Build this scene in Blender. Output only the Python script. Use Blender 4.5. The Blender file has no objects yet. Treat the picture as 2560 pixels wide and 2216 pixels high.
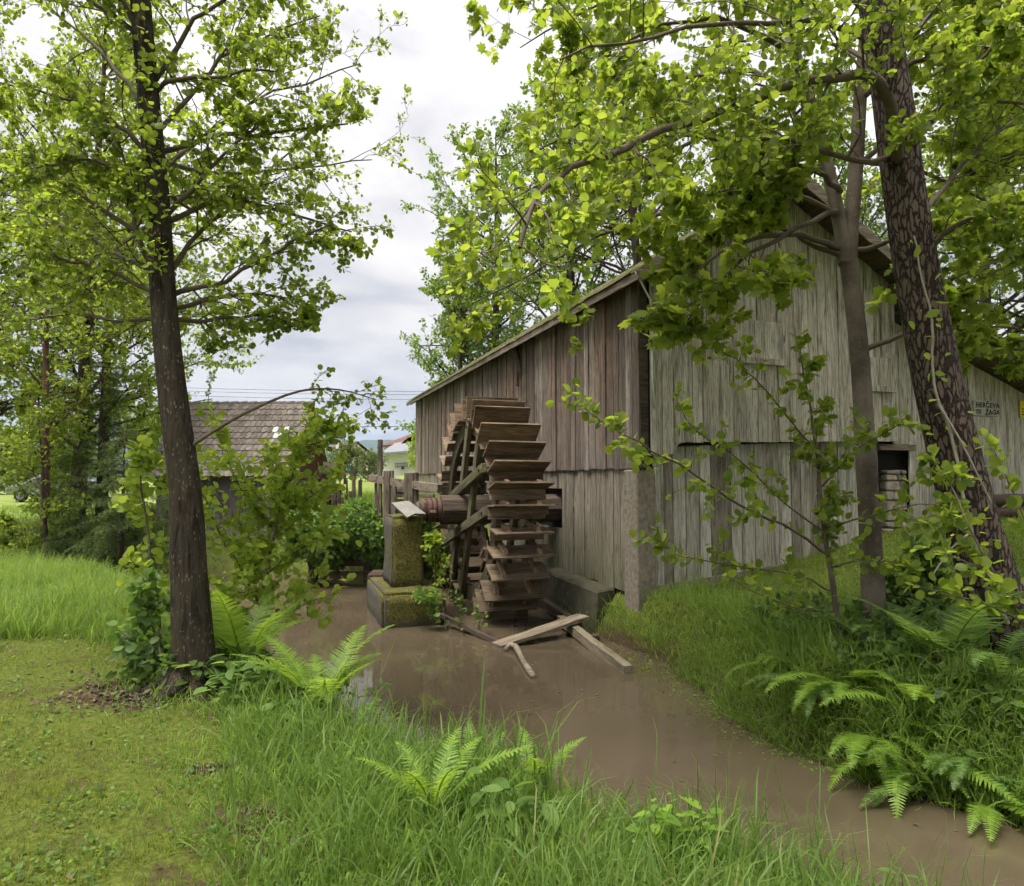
import bpy, bmesh, math, random
import numpy as np
from mathutils import Vector, Matrix
random.seed(7); rng = np.random.default_rng(7)
R = math.radians
scn = bpy.context.scene
col = scn.collection
# ------------------------------------------------------------------ camera
EYE = 1.6; F = 1700.0; PITCH = R(2.93); SW, SH = 2560.0, 2216.0
cam_d = bpy.data.cameras.new('camera'); cam = bpy.data.objects.new('camera', cam_d); col.objects.link(cam)
cam.location = (0, 0, EYE); cam.rotation_euler = (R(90) + PITCH, 0, 0)
cam_d.sensor_width = 36; cam_d.lens = 36 * F / SW; cam_d.clip_start = 0.05; cam_d.clip_end = 9000
scn.camera = cam
# ------------------------------------------------------------------ world: overcast sky
SUN_EL, SUN_AZ = R(70), R(-125)          # azimuth clockwise from +Y
world = bpy.data.worlds.new('World'); scn.world = world; world.use_nodes = True
nt = world.node_tree; nt.nodes.clear()
def N(t, typ, **kw):
    n = t.nodes.new(typ)
    for k, v in kw.items():
        if k.startswith('i_'):
            key = k[2:]; key = int(key) if key.isdigit() else key
            n.inputs[key].default_value = v
        else: setattr(n, k, v)
    return n
def L(t, a, b): t.links.new(a, b)
def ramp(t, fac, stops, interp='LINEAR'):
    n = t.nodes.new('ShaderNodeValToRGB'); n.color_ramp.interpolation = interp
    e = n.color_ramp.elements
    while len(e) < len(stops): e.new(0.5)
    for q, (p, c) in zip(e, stops):
        q.position = p; q.color = (c[0], c[1], c[2], 1) if len(c) == 3 else c
    if fac is not None: t.links.new(fac, n.inputs[0])
    return n
def math_(t, op, a, b=None, clamp=False):
    n = t.nodes.new('ShaderNodeMath'); n.operation = op; n.use_clamp = clamp
    for i, v in enumerate((a, b)):
        if v is None: continue
        if isinstance(v, (int, float)): n.inputs[i].default_value = v
        else: t.links.new(v, n.inputs[i])
    return n.outputs[0]
def mix(t, fac, a, b, blend='MIX'):
    n = t.nodes.new('ShaderNodeMix'); n.data_type = 'RGBA'; n.blend_type = blend
    for sock, v in ((n.inputs[0], fac), (n.inputs[6], a), (n.inputs[7], b)):
        if isinstance(v, (int, float)): sock.default_value = v
        elif isinstance(v, tuple): sock.default_value = (v[0], v[1], v[2], 1)
        else: t.links.new(v, sock)
    return n.outputs[2]
CLOUD = 0.27
sky = N(nt, 'ShaderNodeTexSky', sky_type='NISHITA', sun_disc=False, sun_elevation=SUN_EL, sun_rotation=SUN_AZ)
bg1 = N(nt, 'ShaderNodeBackground', i_Strength=0.05); L(nt, sky.outputs[0], bg1.inputs[0])
tc = N(nt, 'ShaderNodeTexCoord'); sep = N(nt, 'ShaderNodeSeparateXYZ'); L(nt, tc.outputs['Generated'], sep.inputs[0])
zz = math_(nt, 'MAXIMUM', sep.outputs[2], 0.0)
den = math_(nt, 'ADD', zz, 0.18)
cmb = N(nt, 'ShaderNodeCombineXYZ')
L(nt, math_(nt, 'DIVIDE', sep.outputs[0], den), cmb.inputs[0]); L(nt, math_(nt, 'DIVIDE', sep.outputs[1], den), cmb.inputs[1])
n1 = N(nt, 'ShaderNodeTexNoise', i_Scale=2.1, i_Detail=8.0, i_Roughness=0.55, i_Distortion=0.4); L(nt, cmb.outputs[0], n1.inputs['Vector'])
n2 = N(nt, 'ShaderNodeTexNoise', i_Scale=0.8, i_Detail=4.0); L(nt, cmb.outputs[0], n2.inputs['Vector'])
m12 = math_(nt, 'ADD', math_(nt, 'MULTIPLY', n1.outputs[0], 0.6), math_(nt, 'MULTIPLY', n2.outputs[0], 0.4))
cl = ramp(nt, m12, [(0.38, (0.66, 0.65, 0.68)), (0.46, (0.86, 0.84, 0.85)), (0.56, (1.08, 1.04, 1.01))])
# an overcast sky is about three times as bright overhead as along the horizon
grad = math_(nt, 'ADD', math_(nt, 'MULTIPLY', zz, 0.62), 0.58)
gs = mix(nt, 1.0, cl.outputs[0], (1, 1, 1), 'MULTIPLY')
vm = N(nt, 'ShaderNodeVectorMath', operation='SCALE'); L(nt, gs, vm.inputs[0]); L(nt, grad, vm.inputs['Scale'])
bg2 = N(nt, 'ShaderNodeBackground', i_Strength=CLOUD); L(nt, vm.outputs[0], bg2.inputs[0])
msk = ramp(nt, m12, [(0.30, (0.86,) * 3), (0.46, (1, 1, 1))])
ms = N(nt, 'ShaderNodeMixShader'); L(nt, msk.outputs[0], ms.inputs[0]); L(nt, bg1.outputs[0], ms.inputs[1]); L(nt, bg2.outputs[0], ms.inputs[2])
wo = N(nt, 'ShaderNodeOutputWorld'); L(nt, ms.outputs[0], wo.inputs[0])
# ------------------------------------------------------------------ sun behind thin cloud
sd = bpy.data.lights.new('sun', 'SUN'); sd.energy = 1.5; sd.angle = R(30); sd.color = (1, 0.95, 0.86)
sun = bpy.data.objects.new('sun', sd); col.objects.link(sun)
sdir = Vector((math.sin(SUN_AZ) * math.cos(SUN_EL), math.cos(SUN_AZ) * math.cos(SUN_EL), math.sin(SUN_EL)))
sun.rotation_euler = sdir.to_track_quat('Z', 'Y').to_euler()
scn.view_settings.view_transform = 'Standard'; scn.view_settings.look = 'None'
scn.view_settings.exposure = 2.28; scn.view_settings.gamma = 1; scn.view_settings.use_curve_mapping = False
scn.render.engine = 'CYCLES'
cy = scn.cycles
cy.use_denoising = True; cy.max_bounces = 8; cy.diffuse_bounces = 3; cy.glossy_bounces = 3
cy.transmission_bounces = 5; cy.transparent_max_bounces = 8; cy.volume_bounces = 0
cy.use_adaptive_sampling = True; cy.adaptive_threshold = 0.025; cy.adaptive_min_samples = 10; cy.sample_clamp_indirect = 4
try: cy.denoiser = 'OPENIMAGEDENOISE'; cy.denoising_input_passes = 'RGB_ALBEDO_NORMAL'
except Exception: pass

# ================================================================== helpers
def P(x, y, Y):
    """the point seen at photo position (x, y) that lies Y metres in front of the camera"""
    dx = (x - SW / 2) / F; dy = (SH / 2 - y) / F
    yw = math.cos(PITCH) - dy * math.sin(PITCH); zw = math.sin(PITCH) + dy * math.cos(PITCH)
    return Vector((dx * Y / yw, Y, EYE + zw * Y / yw))
def tag(o, label, cat, group=None, kind=None):
    o['label'] = label
    if cat: o['category'] = cat
    if group: o['group'] = group
    if kind: o['kind'] = kind
    return o
def empty(name, loc=(0, 0, 0), rz=0.0):
    o = bpy.data.objects.new(name, None); col.objects.link(o); o.location = loc; o.rotation_euler = (0, 0, rz); return o
def link(name, me, mat=None, parent=None):
    if mat is not None and not me.materials: me.materials.append(mat)
    o = bpy.data.objects.new(name, me); col.objects.link(o)
    if parent is not None: o.parent = parent
    return o
class MB:
    """collects shapes into one mesh"""
    def __init__(s): s.v = []; s.f = []
    def add(s, vs, fs):
        b = len(s.v); s.v.extend([tuple(v) for v in vs]); s.f.extend([tuple(i + b for i in f) for f in fs]); return s
    def box(s, x0, x1, y0, y1, z0, z1, M=None):
        vs = [Vector(c) for c in ((x0,y0,z0),(x1,y0,z0),(x1,y1,z0),(x0,y1,z0),(x0,y0,z1),(x1,y0,z1),(x1,y1,z1),(x0,y1,z1))]
        if M is not None: vs = [M @ v for v in vs]
        return s.add(vs, [(0,3,2,1),(4,5,6,7),(0,1,5,4),(1,2,6,5),(2,3,7,6),(3,0,4,7)])
    def hexa(s, bot, top):
        """bot, top: four corners each, counter-clockwise from above"""
        return s.add(list(bot) + list(top), [(3,2,1,0),(4,5,6,7),(0,1,5,4),(1,2,6,5),(2,3,7,6),(3,0,4,7)])
    def beam(s, a, b, w, h, up=(0, 0, 1), w2=None, h2=None):
        a = Vector(a); b = Vector(b); t = (b - a).normalized(); u = Vector(up)
        sd_ = t.cross(u)
        if sd_.length < 1e-4: sd_ = t.cross(Vector((1, 0, 0)))
        sd_.normalize(); u = sd_.cross(t).normalized()
        w2 = w if w2 is None else w2; h2 = h if h2 is None else h2
        q = []
        for p, ww, hh in ((a, w, h), (b, w2, h2)):
            q += [p - sd_*ww/2 - u*hh/2, p + sd_*ww/2 - u*hh/2, p + sd_*ww/2 + u*hh/2, p - sd_*ww/2 + u*hh/2]
        return s.add(q, [(0,1,2,3),(7,6,5,4),(0,4,5,1),(1,5,6,2),(2,6,7,3),(3,7,4,0)])
    def tube(s, pts, rad, n=8, cap=True):
        pts = [Vector(p) for p in pts]; m = len(pts)
        if isinstance(rad, (int, float)): rad = [rad] * m
        vs = []
        for i, p in enumerate(pts):
            t = (pts[min(i+1, m-1)] - pts[max(i-1, 0)]).normalized()
            ref = Vector((0,0,1)) if abs(t.z) < 0.9 else Vector((1,0,0))
            a = t.cross(ref).normalized(); b = t.cross(a).normalized()
            for k in range(n):
                an = 2*math.pi*k/n; vs.append(p + (a*math.cos(an) + b*math.sin(an))*rad[i])
        fs = []
        for i in range(m-1):
            for k in range(n):
                k2 = (k+1) % n; fs.append((i*n+k, i*n+k2, (i+1)*n+k2, (i+1)*n+k))
        if cap: fs.append(tuple(range(n-1, -1, -1))); fs.append(tuple((m-1)*n + k for k in range(n)))
        return s.add(vs, fs)
    def mesh(s, name):
        me = bpy.data.meshes.new(name); me.from_pydata(s.v, [], s.f); me.update(); return me
    def build(s, name, mat, parent=None, smooth=False, bevel=0.0):
        me = s.mesh(name)
        bm = bmesh.new(); bm.from_mesh(me); bmesh.ops.recalc_face_normals(bm, faces=bm.faces)
        if bevel > 0:
            bmesh.ops.bevel(bm, geom=bm.edges[:], offset=bevel, segments=1, affect='EDGES', clamp_overlap=True)
        bm.to_mesh(me); bm.free()
        if smooth: me.polygons.foreach_set('use_smooth', [True]*len(me.polygons))
        return link(name, me, mat, parent)
def tri_mesh(name, V, T, rnd=None, smooth=False):
    """numpy arrays to a mesh: V (n,3), T (m,3), rnd per vertex"""
    V = np.asarray(V, np.float32); T = np.asarray(T, np.int32)
    me = bpy.data.meshes.new(name)
    me.vertices.add(len(V)); me.vertices.foreach_set('co', V.ravel())
    me.loops.add(T.size); me.loops.foreach_set('vertex_index', T.ravel())
    me.polygons.add(len(T)); me.polygons.foreach_set('loop_start', np.arange(0, T.size, 3, dtype=np.int32))
    if smooth: me.polygons.foreach_set('use_smooth', np.ones(len(T), bool))
    me.update(calc_edges=True)
    if rnd is not None:
        a = me.attributes.new('rnd', 'FLOAT', 'POINT'); a.data.foreach_set('value', np.asarray(rnd, np.float32))
    return me
def norm(a): return a / np.maximum(np.linalg.norm(a, axis=-1, keepdims=True), 1e-9)
def stamp(tv, tt, pos, side, fwd, nrm, size, rnd, wid=None):
    """copies of a template (tv, tt) placed by numpy"""
    n = len(pos); k = len(tv)
    sx = size if wid is None else wid
    V = (pos[:, None, :] + side[:, None, :]*(tv[None, :, 0, None]*sx[:, None, None])
         + fwd[:, None, :]*(tv[None, :, 1, None]*size[:, None, None]) + nrm[:, None, :]*(tv[None, :, 2, None]*size[:, None, None]))
    T = tt[None] + (np.arange(n)*k)[:, None, None]
    return V.reshape(-1, 3), T.reshape(-1, 3), np.repeat(rnd, k)
def leaf_template(kind):
    if kind == 'alder':
        out = [(.30,.16),(.43,.55),(.28,.90)]
        mid = [(0,0),(0,.5),(0,.93)]
    elif kind == 'oval':
        out = [(.20,.14),(.30,.42),(.22,.74)]
        mid = [(0,0),(0,.5),(0,1.05)]
    elif kind == 'diamond':
        tv = [(0,0,0),(.34,.5,.08),(0,1,-.05),(-.34,.5,.08)]; return np.array(tv), np.array([(0,1,2),(0,2,3)])
    elif kind == 'needle':
        tv = [(-.5,0,0),(.5,0,0),(0,1,0)]; return np.array(tv), np.array([(0,1,2)])
    elif kind == 'maple':
        o = [(0,0),(.30,-.14),(.36,.05),(.52,.08),(.66,.24),(.46,.34),(.50,.52),(.55,.74),(.38,.68),(.27,.60),(.20,.80),(0,1.02)]
        c = (0,.26)
        tv = [(c[0],c[1],.05)]; 
        for x,y in o: tv.append((x,y,-.10*(x*x+(y-.3)**2)*2))
        for x,y in o[1:-1]: tv.append((-x,y,-.10*(x*x+(y-.3)**2)*2))
        m = len(o); tt = [(0,i,i+1) for i in range(1,m)]
        L_ = [1] + [m+1+i for i in range(m-2)] + [m]
        tt += [(0,L_[i+1],L_[i]) for i in range(len(L_)-1)]
        return np.array(tv), np.array(tt)
    b = len(mid); tv = [(x,y,.0-.10*y*y) for x,y in mid]
    tv += [(x,y,.10*x*2-.10*y*y) for x,y in out] + [(-x,y,.10*x*2-.10*y*y) for x,y in out]
    q = len(out); tt = []
    for sgn, o in ((1,b),(-1,b+q)):
        ch = [0] + [o+i for i in range(q)] + [2]
        for i in range(len(ch)-1):
            t_ = (1, ch[i], ch[i+1]); tt.append(t_ if sgn > 0 else t_[::-1])
    return np.array(tv, float), np.array(tt)
TPL = {k: leaf_template(k) for k in ('alder','oval','diamond','needle','maple')}
def leaf_arrays(kind, pos, dirs, size, spread=.7, up=1.0, tilt=.55, droop=.25, var=.28, wid=None):
    n = len(pos)
    f = norm(dirs*.6 + rng.normal(size=(n,3))*spread + np.array([0,0,-droop]))
    u = norm(np.array([0,0,up]) + rng.normal(size=(n,3))*tilt)
    s = norm(np.cross(f, u)); u = np.cross(s, f)
    sz = size*np.clip(rng.normal(1, var, n), .45, 1.6)
    return stamp(*TPL[kind], pos + f*(sz*.25)[:, None], s, f, u, sz, rng.random(n), None if wid is None else sz*wid)
def cat(parts):
    Vs, Ts, Rs = [], [], []; b = 0
    for V, T, r in parts:
        Vs.append(V); Ts.append(T + b); Rs.append(r); b += len(V)
    return np.concatenate(Vs), np.concatenate(Ts), np.concatenate(Rs)

# ================================================================== materials
def mat(name):
    m = bpy.data.materials.new(name); m.use_nodes = True; t = m.node_tree
    b = t.nodes['Principled BSDF']; return m, t, b
def bump(t, b, h, s=.3, d=.01):
    n = N(t, 'ShaderNodeBump', i_Strength=s, i_Distance=d); L(t, h, n.inputs['Height']); L(t, n.outputs[0], b.inputs['Normal'])
def coords(t, scale=(1,1,1), rand=True):
    """object coordinates, stretched, shifted by a different amount for each object"""
    tcn = N(t, 'ShaderNodeTexCoord'); mp = N(t, 'ShaderNodeMapping'); mp.inputs['Scale'].default_value = scale
    L(t, tcn.outputs['Object'], mp.inputs[0])
    oi = N(t, 'ShaderNodeObjectInfo')
    if rand:
        sc = N(t, 'ShaderNodeVectorMath', operation='SCALE'); sc.inputs[0].default_value = (37.1, 23.7, 51.3); L(t, oi.outputs['Random'], sc.inputs['Scale'])
        ad = N(t, 'ShaderNodeVectorMath', operation='ADD'); L(t, mp.outputs[0], ad.inputs[0]); L(t, sc.outputs[0], ad.inputs[1])
        return ad.outputs[0], tcn, oi
    return mp.outputs[0], tcn, oi
def noise(t, v, scale, detail=5, rough=.55, dist=0.0):
    n = N(t, 'ShaderNodeTexNoise', i_Scale=scale, i_Detail=float(detail), i_Roughness=rough, i_Distortion=dist)
    L(t, v, n.inputs['Vector']); return n.outputs[0]
def wood(name, cols, grain='z', algae=None, rough=.85, knots=True, wear=None, wet=False):
    """cols: four base colours a plank can take; grain: the axis the fibres run along"""
    m, t, b = mat(name)
    g = {'x': (.07,1,1), 'y': (1,.07,1), 'z': (1,1,.07)}[grain]
    v, tcn, oi = coords(t, g)
    fine = noise(t, v, 55, 6, .65, .6); mid_ = noise(t, v, 9, 5, .6, 1.2)
    base = ramp(t, oi.outputs['Random'], [(i/(len(cols)), c) for i, c in enumerate(cols)], 'LINEAR')
    vv, _, _ = coords(t, tuple(.5 if q < 1 else 1.6 for q in g))
    blotch = noise(t, vv, 2.2, 4, .6)
    c = mix(t, ramp(t, blotch, [(.38,(0,0,0)),(.66,(1,1,1))]).outputs[0], base.outputs[0], cols[-1] if wear is None else wear)
    c = mix(t, 1.0, c, ramp(t, fine, [(.32,(.26,.24,.22)),(.50,(.95,.95,.95)),(.72,(1.4,1.38,1.34))]).outputs[0], 'MULTIPLY')
    c = mix(t, 1.0, c, ramp(t, mid_, [(.32,(.45,.42,.40)),(.5,(1,1,1)),(.7,(1.22,1.22,1.22))]).outputs[0], 'MULTIPLY')
    if knots:
        kv, _, _ = coords(t, tuple(.22 if q < 1 else 1.0 for q in g))
        vo = N(t, 'ShaderNodeTexVoronoi', i_Scale=5.5); L(t, kv, vo.inputs['Vector'])
        c = mix(t, ramp(t, vo.outputs['Distance'], [(.05,(.85,)*3),(.11,(0,0,0))]).outputs[0], c, (.035,.022,.015))
    if algae:
        sp = N(t, 'ShaderNodeSeparateXYZ'); L(t, tcn.outputs['Object'], sp.inputs[0])
        z0, z1, colr, amt = algae
        mr = N(t, 'ShaderNodeMapRange'); mr.inputs[1].default_value = z0; mr.inputs[2].default_value = z1; mr.inputs[3].default_value = 1; mr.inputs[4].default_value = 0
        L(t, sp.outputs[2], mr.inputs[0])
        an = noise(t, vv, 3.0, 5, .65)
        fa = math_(t, 'MULTIPLY', mr.outputs[0], ramp(t, an, [(.3,(.15,)*3),(.62,(1,1,1))]).outputs[0])
        c = mix(t, math_(t, 'MULTIPLY', fa, amt, True), c, colr)
    if wet:
        ge = N(t, 'ShaderNodeNewGeometry'); sp = N(t, 'ShaderNodeSeparateXYZ'); L(t, ge.outputs['Position'], sp.inputs[0])
        mr = N(t, 'ShaderNodeMapRange'); mr.inputs[1].default_value = -.85; mr.inputs[2].default_value = .75; mr.inputs[3].default_value = 1; mr.inputs[4].default_value = 0
        L(t, math_(t, 'ADD', sp.outputs[2], math_(t, 'MULTIPLY', math_(t, 'SUBTRACT', blotch, .5), 1.2)), mr.inputs[0])
        c = mix(t, math_(t, 'MULTIPLY', mr.outputs[0], .75), c, mix(t, mid_, (.022,.016,.010), (.05,.045,.02)))
    L(t, c, b.inputs['Base Color']); b.inputs['Roughness'].default_value = rough; b.inputs['Specular IOR Level'].default_value = .25
    bump(t, b, math_(t, 'ADD', fine, math_(t, 'MULTIPLY', mid_, 1.2)), .5, .006)
    return m
W_MILL = wood('weathered brown boards', [(.13,.09,.068),(.22,.18,.148),(.18,.105,.068),(.31,.275,.24),(.11,.083,.066)], 'z', (1.6,3.2,(.25,.235,.225),.35))
W_LOW = wood('damp grey boards', [(.19,.165,.13),(.25,.225,.185),(.17,.15,.12),(.23,.20,.16)], 'z', (-.1,1.1,(.085,.10,.035),.75))
W_GABLE = wood('grey silvered boards', [(.34,.315,.265),(.52,.49,.435),(.41,.38,.32),(.56,.535,.48),(.38,.35,.295)], 'z', (2.0,3.6,(.24,.235,.175),.3))
W_WHEEL = {a: wood('wet wheel timber '+a, [(.12,.08,.05),(.19,.135,.085),(.085,.06,.04),(.23,.17,.115)], a, knots=False, wet=True) for a in 'xyz'}
W_ARM = wood('mossy wheel arm', [(.11,.088,.062),(.15,.12,.085),(.085,.07,.05)], 'z', knots=False, wear=(.12,.115,.055), wet=True)
W_FELLOE = wood('dark felloe', [(.06,.048,.034),(.08,.062,.045)], 'x', knots=False, wear=(.07,.068,.03), wet=True)
W_DARK = wood('dark beam', [(.06,.045,.035),(.08,.06,.045)], 'x', knots=False)
W_POST = wood('grey post', [(.20,.165,.125),(.25,.21,.165),(.16,.13,.10)], 'z')
W_RAIL = {a: wood('grey rail '+a, [(.24,.20,.155),(.20,.165,.13)], a) for a in 'xy'}
W_DRIFT = wood('soaked plank', [(.25,.20,.15),(.21,.165,.125)], 'x', wear=(.20,.18,.12))
W_ROOF = wood('roof underboards', [(.13,.095,.07),(.10,.075,.055)], 'y')
W_HUT = wood('hut boards', [(.17,.155,.145),(.22,.20,.185),(.14,.125,.115)], 'z')
W_RED = wood('red brown boards', [(.10,.045,.03),(.13,.06,.04)], 'z', knots=False)
def plain(name, c, rough=.7, var=.25, scale=6., metal=0.0, bmp=.2, spec=.3, each=0.0):
    m, t, b = mat(name); v, _, oi = coords(t)
    n = noise(t, v, scale, 6, .6)
    k = ramp(t, n, [(.25,(1-var,)*3),(.75,(1+var,)*3)])
    cc = mix(t, 1.0, c, k.outputs[0], 'MULTIPLY')
    if each: cc = mix(t, 1.0, cc, ramp(t, oi.outputs['Random'], [(0,(1-each,)*3),(1,(1+each,)*3)]).outputs[0], 'MULTIPLY')
    L(t, cc, b.inputs['Base Color'])
    b.inputs['Roughness'].default_value = rough; b.inputs['Metallic'].default_value = metal; b.inputs['Specular IOR Level'].default_value = spec
    if bmp: bump(t, b, n, bmp, .01)
    return m
M_BLACK = plain('dark interior', (.012,.010,.008), .95, .1, 3)  # near-black colour that paints in the shade of unlit insides
M_CONC = plain('rough concrete', (.20,.172,.135), .92, .45, 14, bmp=.9)
M_RUST = plain('rusty iron', (.115,.062,.046), .7, .4, 18, .25)
M_IRON = plain('dark iron', (.05,.045,.042), .6, .3, 10, .5)
M_PLASTER = plain('white plaster', (.60,.60,.57), .9, .06, 3, bmp=.1)
M_BEIGE = plain('beige plaster', (.52,.47,.38), .9, .1, 3, bmp=.1)
M_REDROOF = plain('red brown roof', (.13,.065,.055), .8, .2, 5)
M_GREYROOF = plain('grey sheet roof', (.20,.205,.22), .6, .1, 3)
M_TILE = plain('lichened roof tile', (.16,.136,.115), .9, .6, 9, bmp=.6, each=.22)
M_PALE = plain('pale tile', (.42,.42,.43), .5, .1, 5)
M_MOSSTILE = plain('mossy roof edge', (.20,.19,.09), .95, .5, 12, bmp=.8)
M_WIRE = plain('wire', (.03,.03,.035), .6, 0, 1, bmp=0)
M_PIPE = plain('white plastic pipe', (.62,.62,.60), .5, .1, 9, bmp=0)
M_GLASS = plain('window glass', (.03,.035,.04), .08, 0, 1, bmp=0, spec=.6)
M_TEAL = plain('teal netting', (.03,.33,.24), .8, .2, 6)
M_YELLOW = plain('yellow enamel', (.72,.55,.02), .5, .05, 4, bmp=0)
M_INK = plain('black paint', (.015,.014,.013), .8, 0, 1, bmp=0)
M_CAR = plain('silver car paint', (.26,.30,.37), .25, .03, 2, .3, 0, .6)
M_TYRE = plain('black rubber', (.02,.02,.02), .9, .1, 8)
M_REDLAMP = plain('red lamp glass', (.45,.02,.02), .2, .05, 4, bmp=0)
M_CREAM = plain('cream plastic', (.62,.60,.48), .5, .06, 4, bmp=0)
def moss_stone():
    m, t, b = mat('mossy concrete'); v, tcn, _ = coords(t, (1,1,1), False)
    n = noise(t, v, 9, 8, .7); big = noise(t, v, 1.7, 4, .6, .5)
    ge = N(t, 'ShaderNodeNewGeometry'); sp = N(t, 'ShaderNodeSeparateXYZ'); L(t, ge.outputs['Normal'], sp.inputs[0])
    conc = mix(t, n, (.022,.019,.017), (.105,.092,.078))
    moss = mix(t, ramp(t, noise(t, v, 30, 6, .7), [(.35,(0,0,0)),(.65,(1,1,1))]).outputs[0], (.010,.011,.003), (.14,.125,.013))
    front = math_(t, 'MULTIPLY', math_(t, 'ADD', sp.outputs[0], .25), .22)
    f = math_(t, 'ADD', math_(t, 'ADD', big, front), math_(t, 'MULTIPLY', n, .35))
    f = ramp(t, f, [(.50,(0,0,0)),(.62,(1,1,1))])
    sz_ = N(t, 'ShaderNodeSeparateXYZ'); L(t, ge.outputs['Position'], sz_.inputs[0])
    mrw = N(t, 'ShaderNodeMapRange'); mrw.inputs[1].default_value = -.74; mrw.inputs[2].default_value = -.58; mrw.inputs[3].default_value = .85; mrw.inputs[4].default_value = 0; L(t, math_(t, 'ADD', sz_.outputs[2], math_(t, 'MULTIPLY', n, .12)), mrw.inputs[0])
    L(t, mix(t, mrw.outputs[0], mix(t, f.outputs[0], conc, moss), (.018,.014,.010)), b.inputs['Base Color']); b.inputs['Roughness'].default_value = .95
    bump(t, b, math_(t, 'ADD', n, math_(t, 'MULTIPLY', f.outputs[0], .8)), .8, .03)
    return m
M_MOSS = moss_stone()
def foliage(name, refl, trans, dry=None, gloss=.35, tfac=.5, d0=.93):
    """refl, trans: (dark, light) pairs picked leaf by leaf"""
    m, t, b = mat(name); t.nodes.remove(b); out = t.nodes['Material Output']
    at = N(t, 'ShaderNodeAttribute', attribute_name='rnd')
    st = [(0.0, refl[0]), (min(.85,d0-.02), refl[1])] + ([(d0, refl[1]), (d0+.04, dry)] if dry else [])
    st2 = [(0.0, trans[0]), (min(.85,d0-.02), trans[1])] + ([(d0, trans[1]), (d0+.04, dry)] if dry else [])
    b = N(t, 'ShaderNodeBsdfPrincipled'); b.inputs['Roughness'].default_value = .5; b.inputs['Specular IOR Level'].default_value = gloss
    L(t, ramp(t, at.outputs['Fac'], st).outputs[0], b.inputs['Base Color'])
    tr = N(t, 'ShaderNodeBsdfTranslucent'); L(t, ramp(t, at.outputs['Fac'], st2).outputs[0], tr.inputs[0])
    mx = N(t, 'ShaderNodeMixShader', i_0=tfac); L(t, b.outputs[0], mx.inputs[1]); L(t, tr.outputs[0], mx.inputs[2]); L(t, mx.outputs[0], out.inputs[0])
    return m
G_ALDER = foliage('alder leaf', ((.075,.12,.016),(.17,.225,.034)), ((.24,.37,.025),(.48,.58,.06)), tfac=.57)
G_MAPLE = foliage('maple leaf', ((.075,.12,.016),(.17,.22,.034)), ((.26,.38,.025),(.50,.585,.06)), tfac=.57)
G_SAP = foliage('young alder leaf', ((.12,.185,.022),(.25,.34,.045)), ((.38,.50,.04),(.60,.71,.09)), tfac=.5)
G_FAR = foliage('tree leaf', ((.07,.11,.022),(.14,.20,.04)), ((.18,.30,.03),(.34,.48,.06)), tfac=.5)
G_OLIVE = foliage('grey green leaf', ((.07,.10,.03),(.15,.19,.06)), ((.16,.22,.06),(.26,.33,.09)))
G_SPRUCE = foliage('spruce needle', ((.03,.055,.018),(.17,.24,.05)), ((.07,.13,.02),(.22,.32,.06)), tfac=.3)
G_GRASS = foliage('long grass', ((.09,.16,.022),(.20,.29,.05)), ((.22,.36,.04),(.38,.52,.09)), (.34,.27,.12))
G_LUSH = foliage('lush bank grass', ((.06,.12,.022),(.15,.23,.045)), ((.17,.31,.04),(.30,.45,.08)), (.30,.26,.11))
G_LAWN = foliage('mown grass', ((.085,.125,.016),(.20,.23,.04)), ((.22,.30,.03),(.38,.42,.06)), (.27,.185,.09), d0=.78)
G_FERN = foliage('fern', ((.10,.19,.022),(.20,.31,.04)), ((.28,.46,.03),(.46,.64,.06)), tfac=.45)
G_WEED = foliage('broad leaved weed', ((.06,.12,.025),(.15,.24,.06)), ((.17,.31,.04),(.33,.48,.08)))
G_IVY = foliage('ivy', ((.04,.08,.018),(.115,.18,.04)), ((.10,.19,.025),(.22,.34,.06)))
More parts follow.
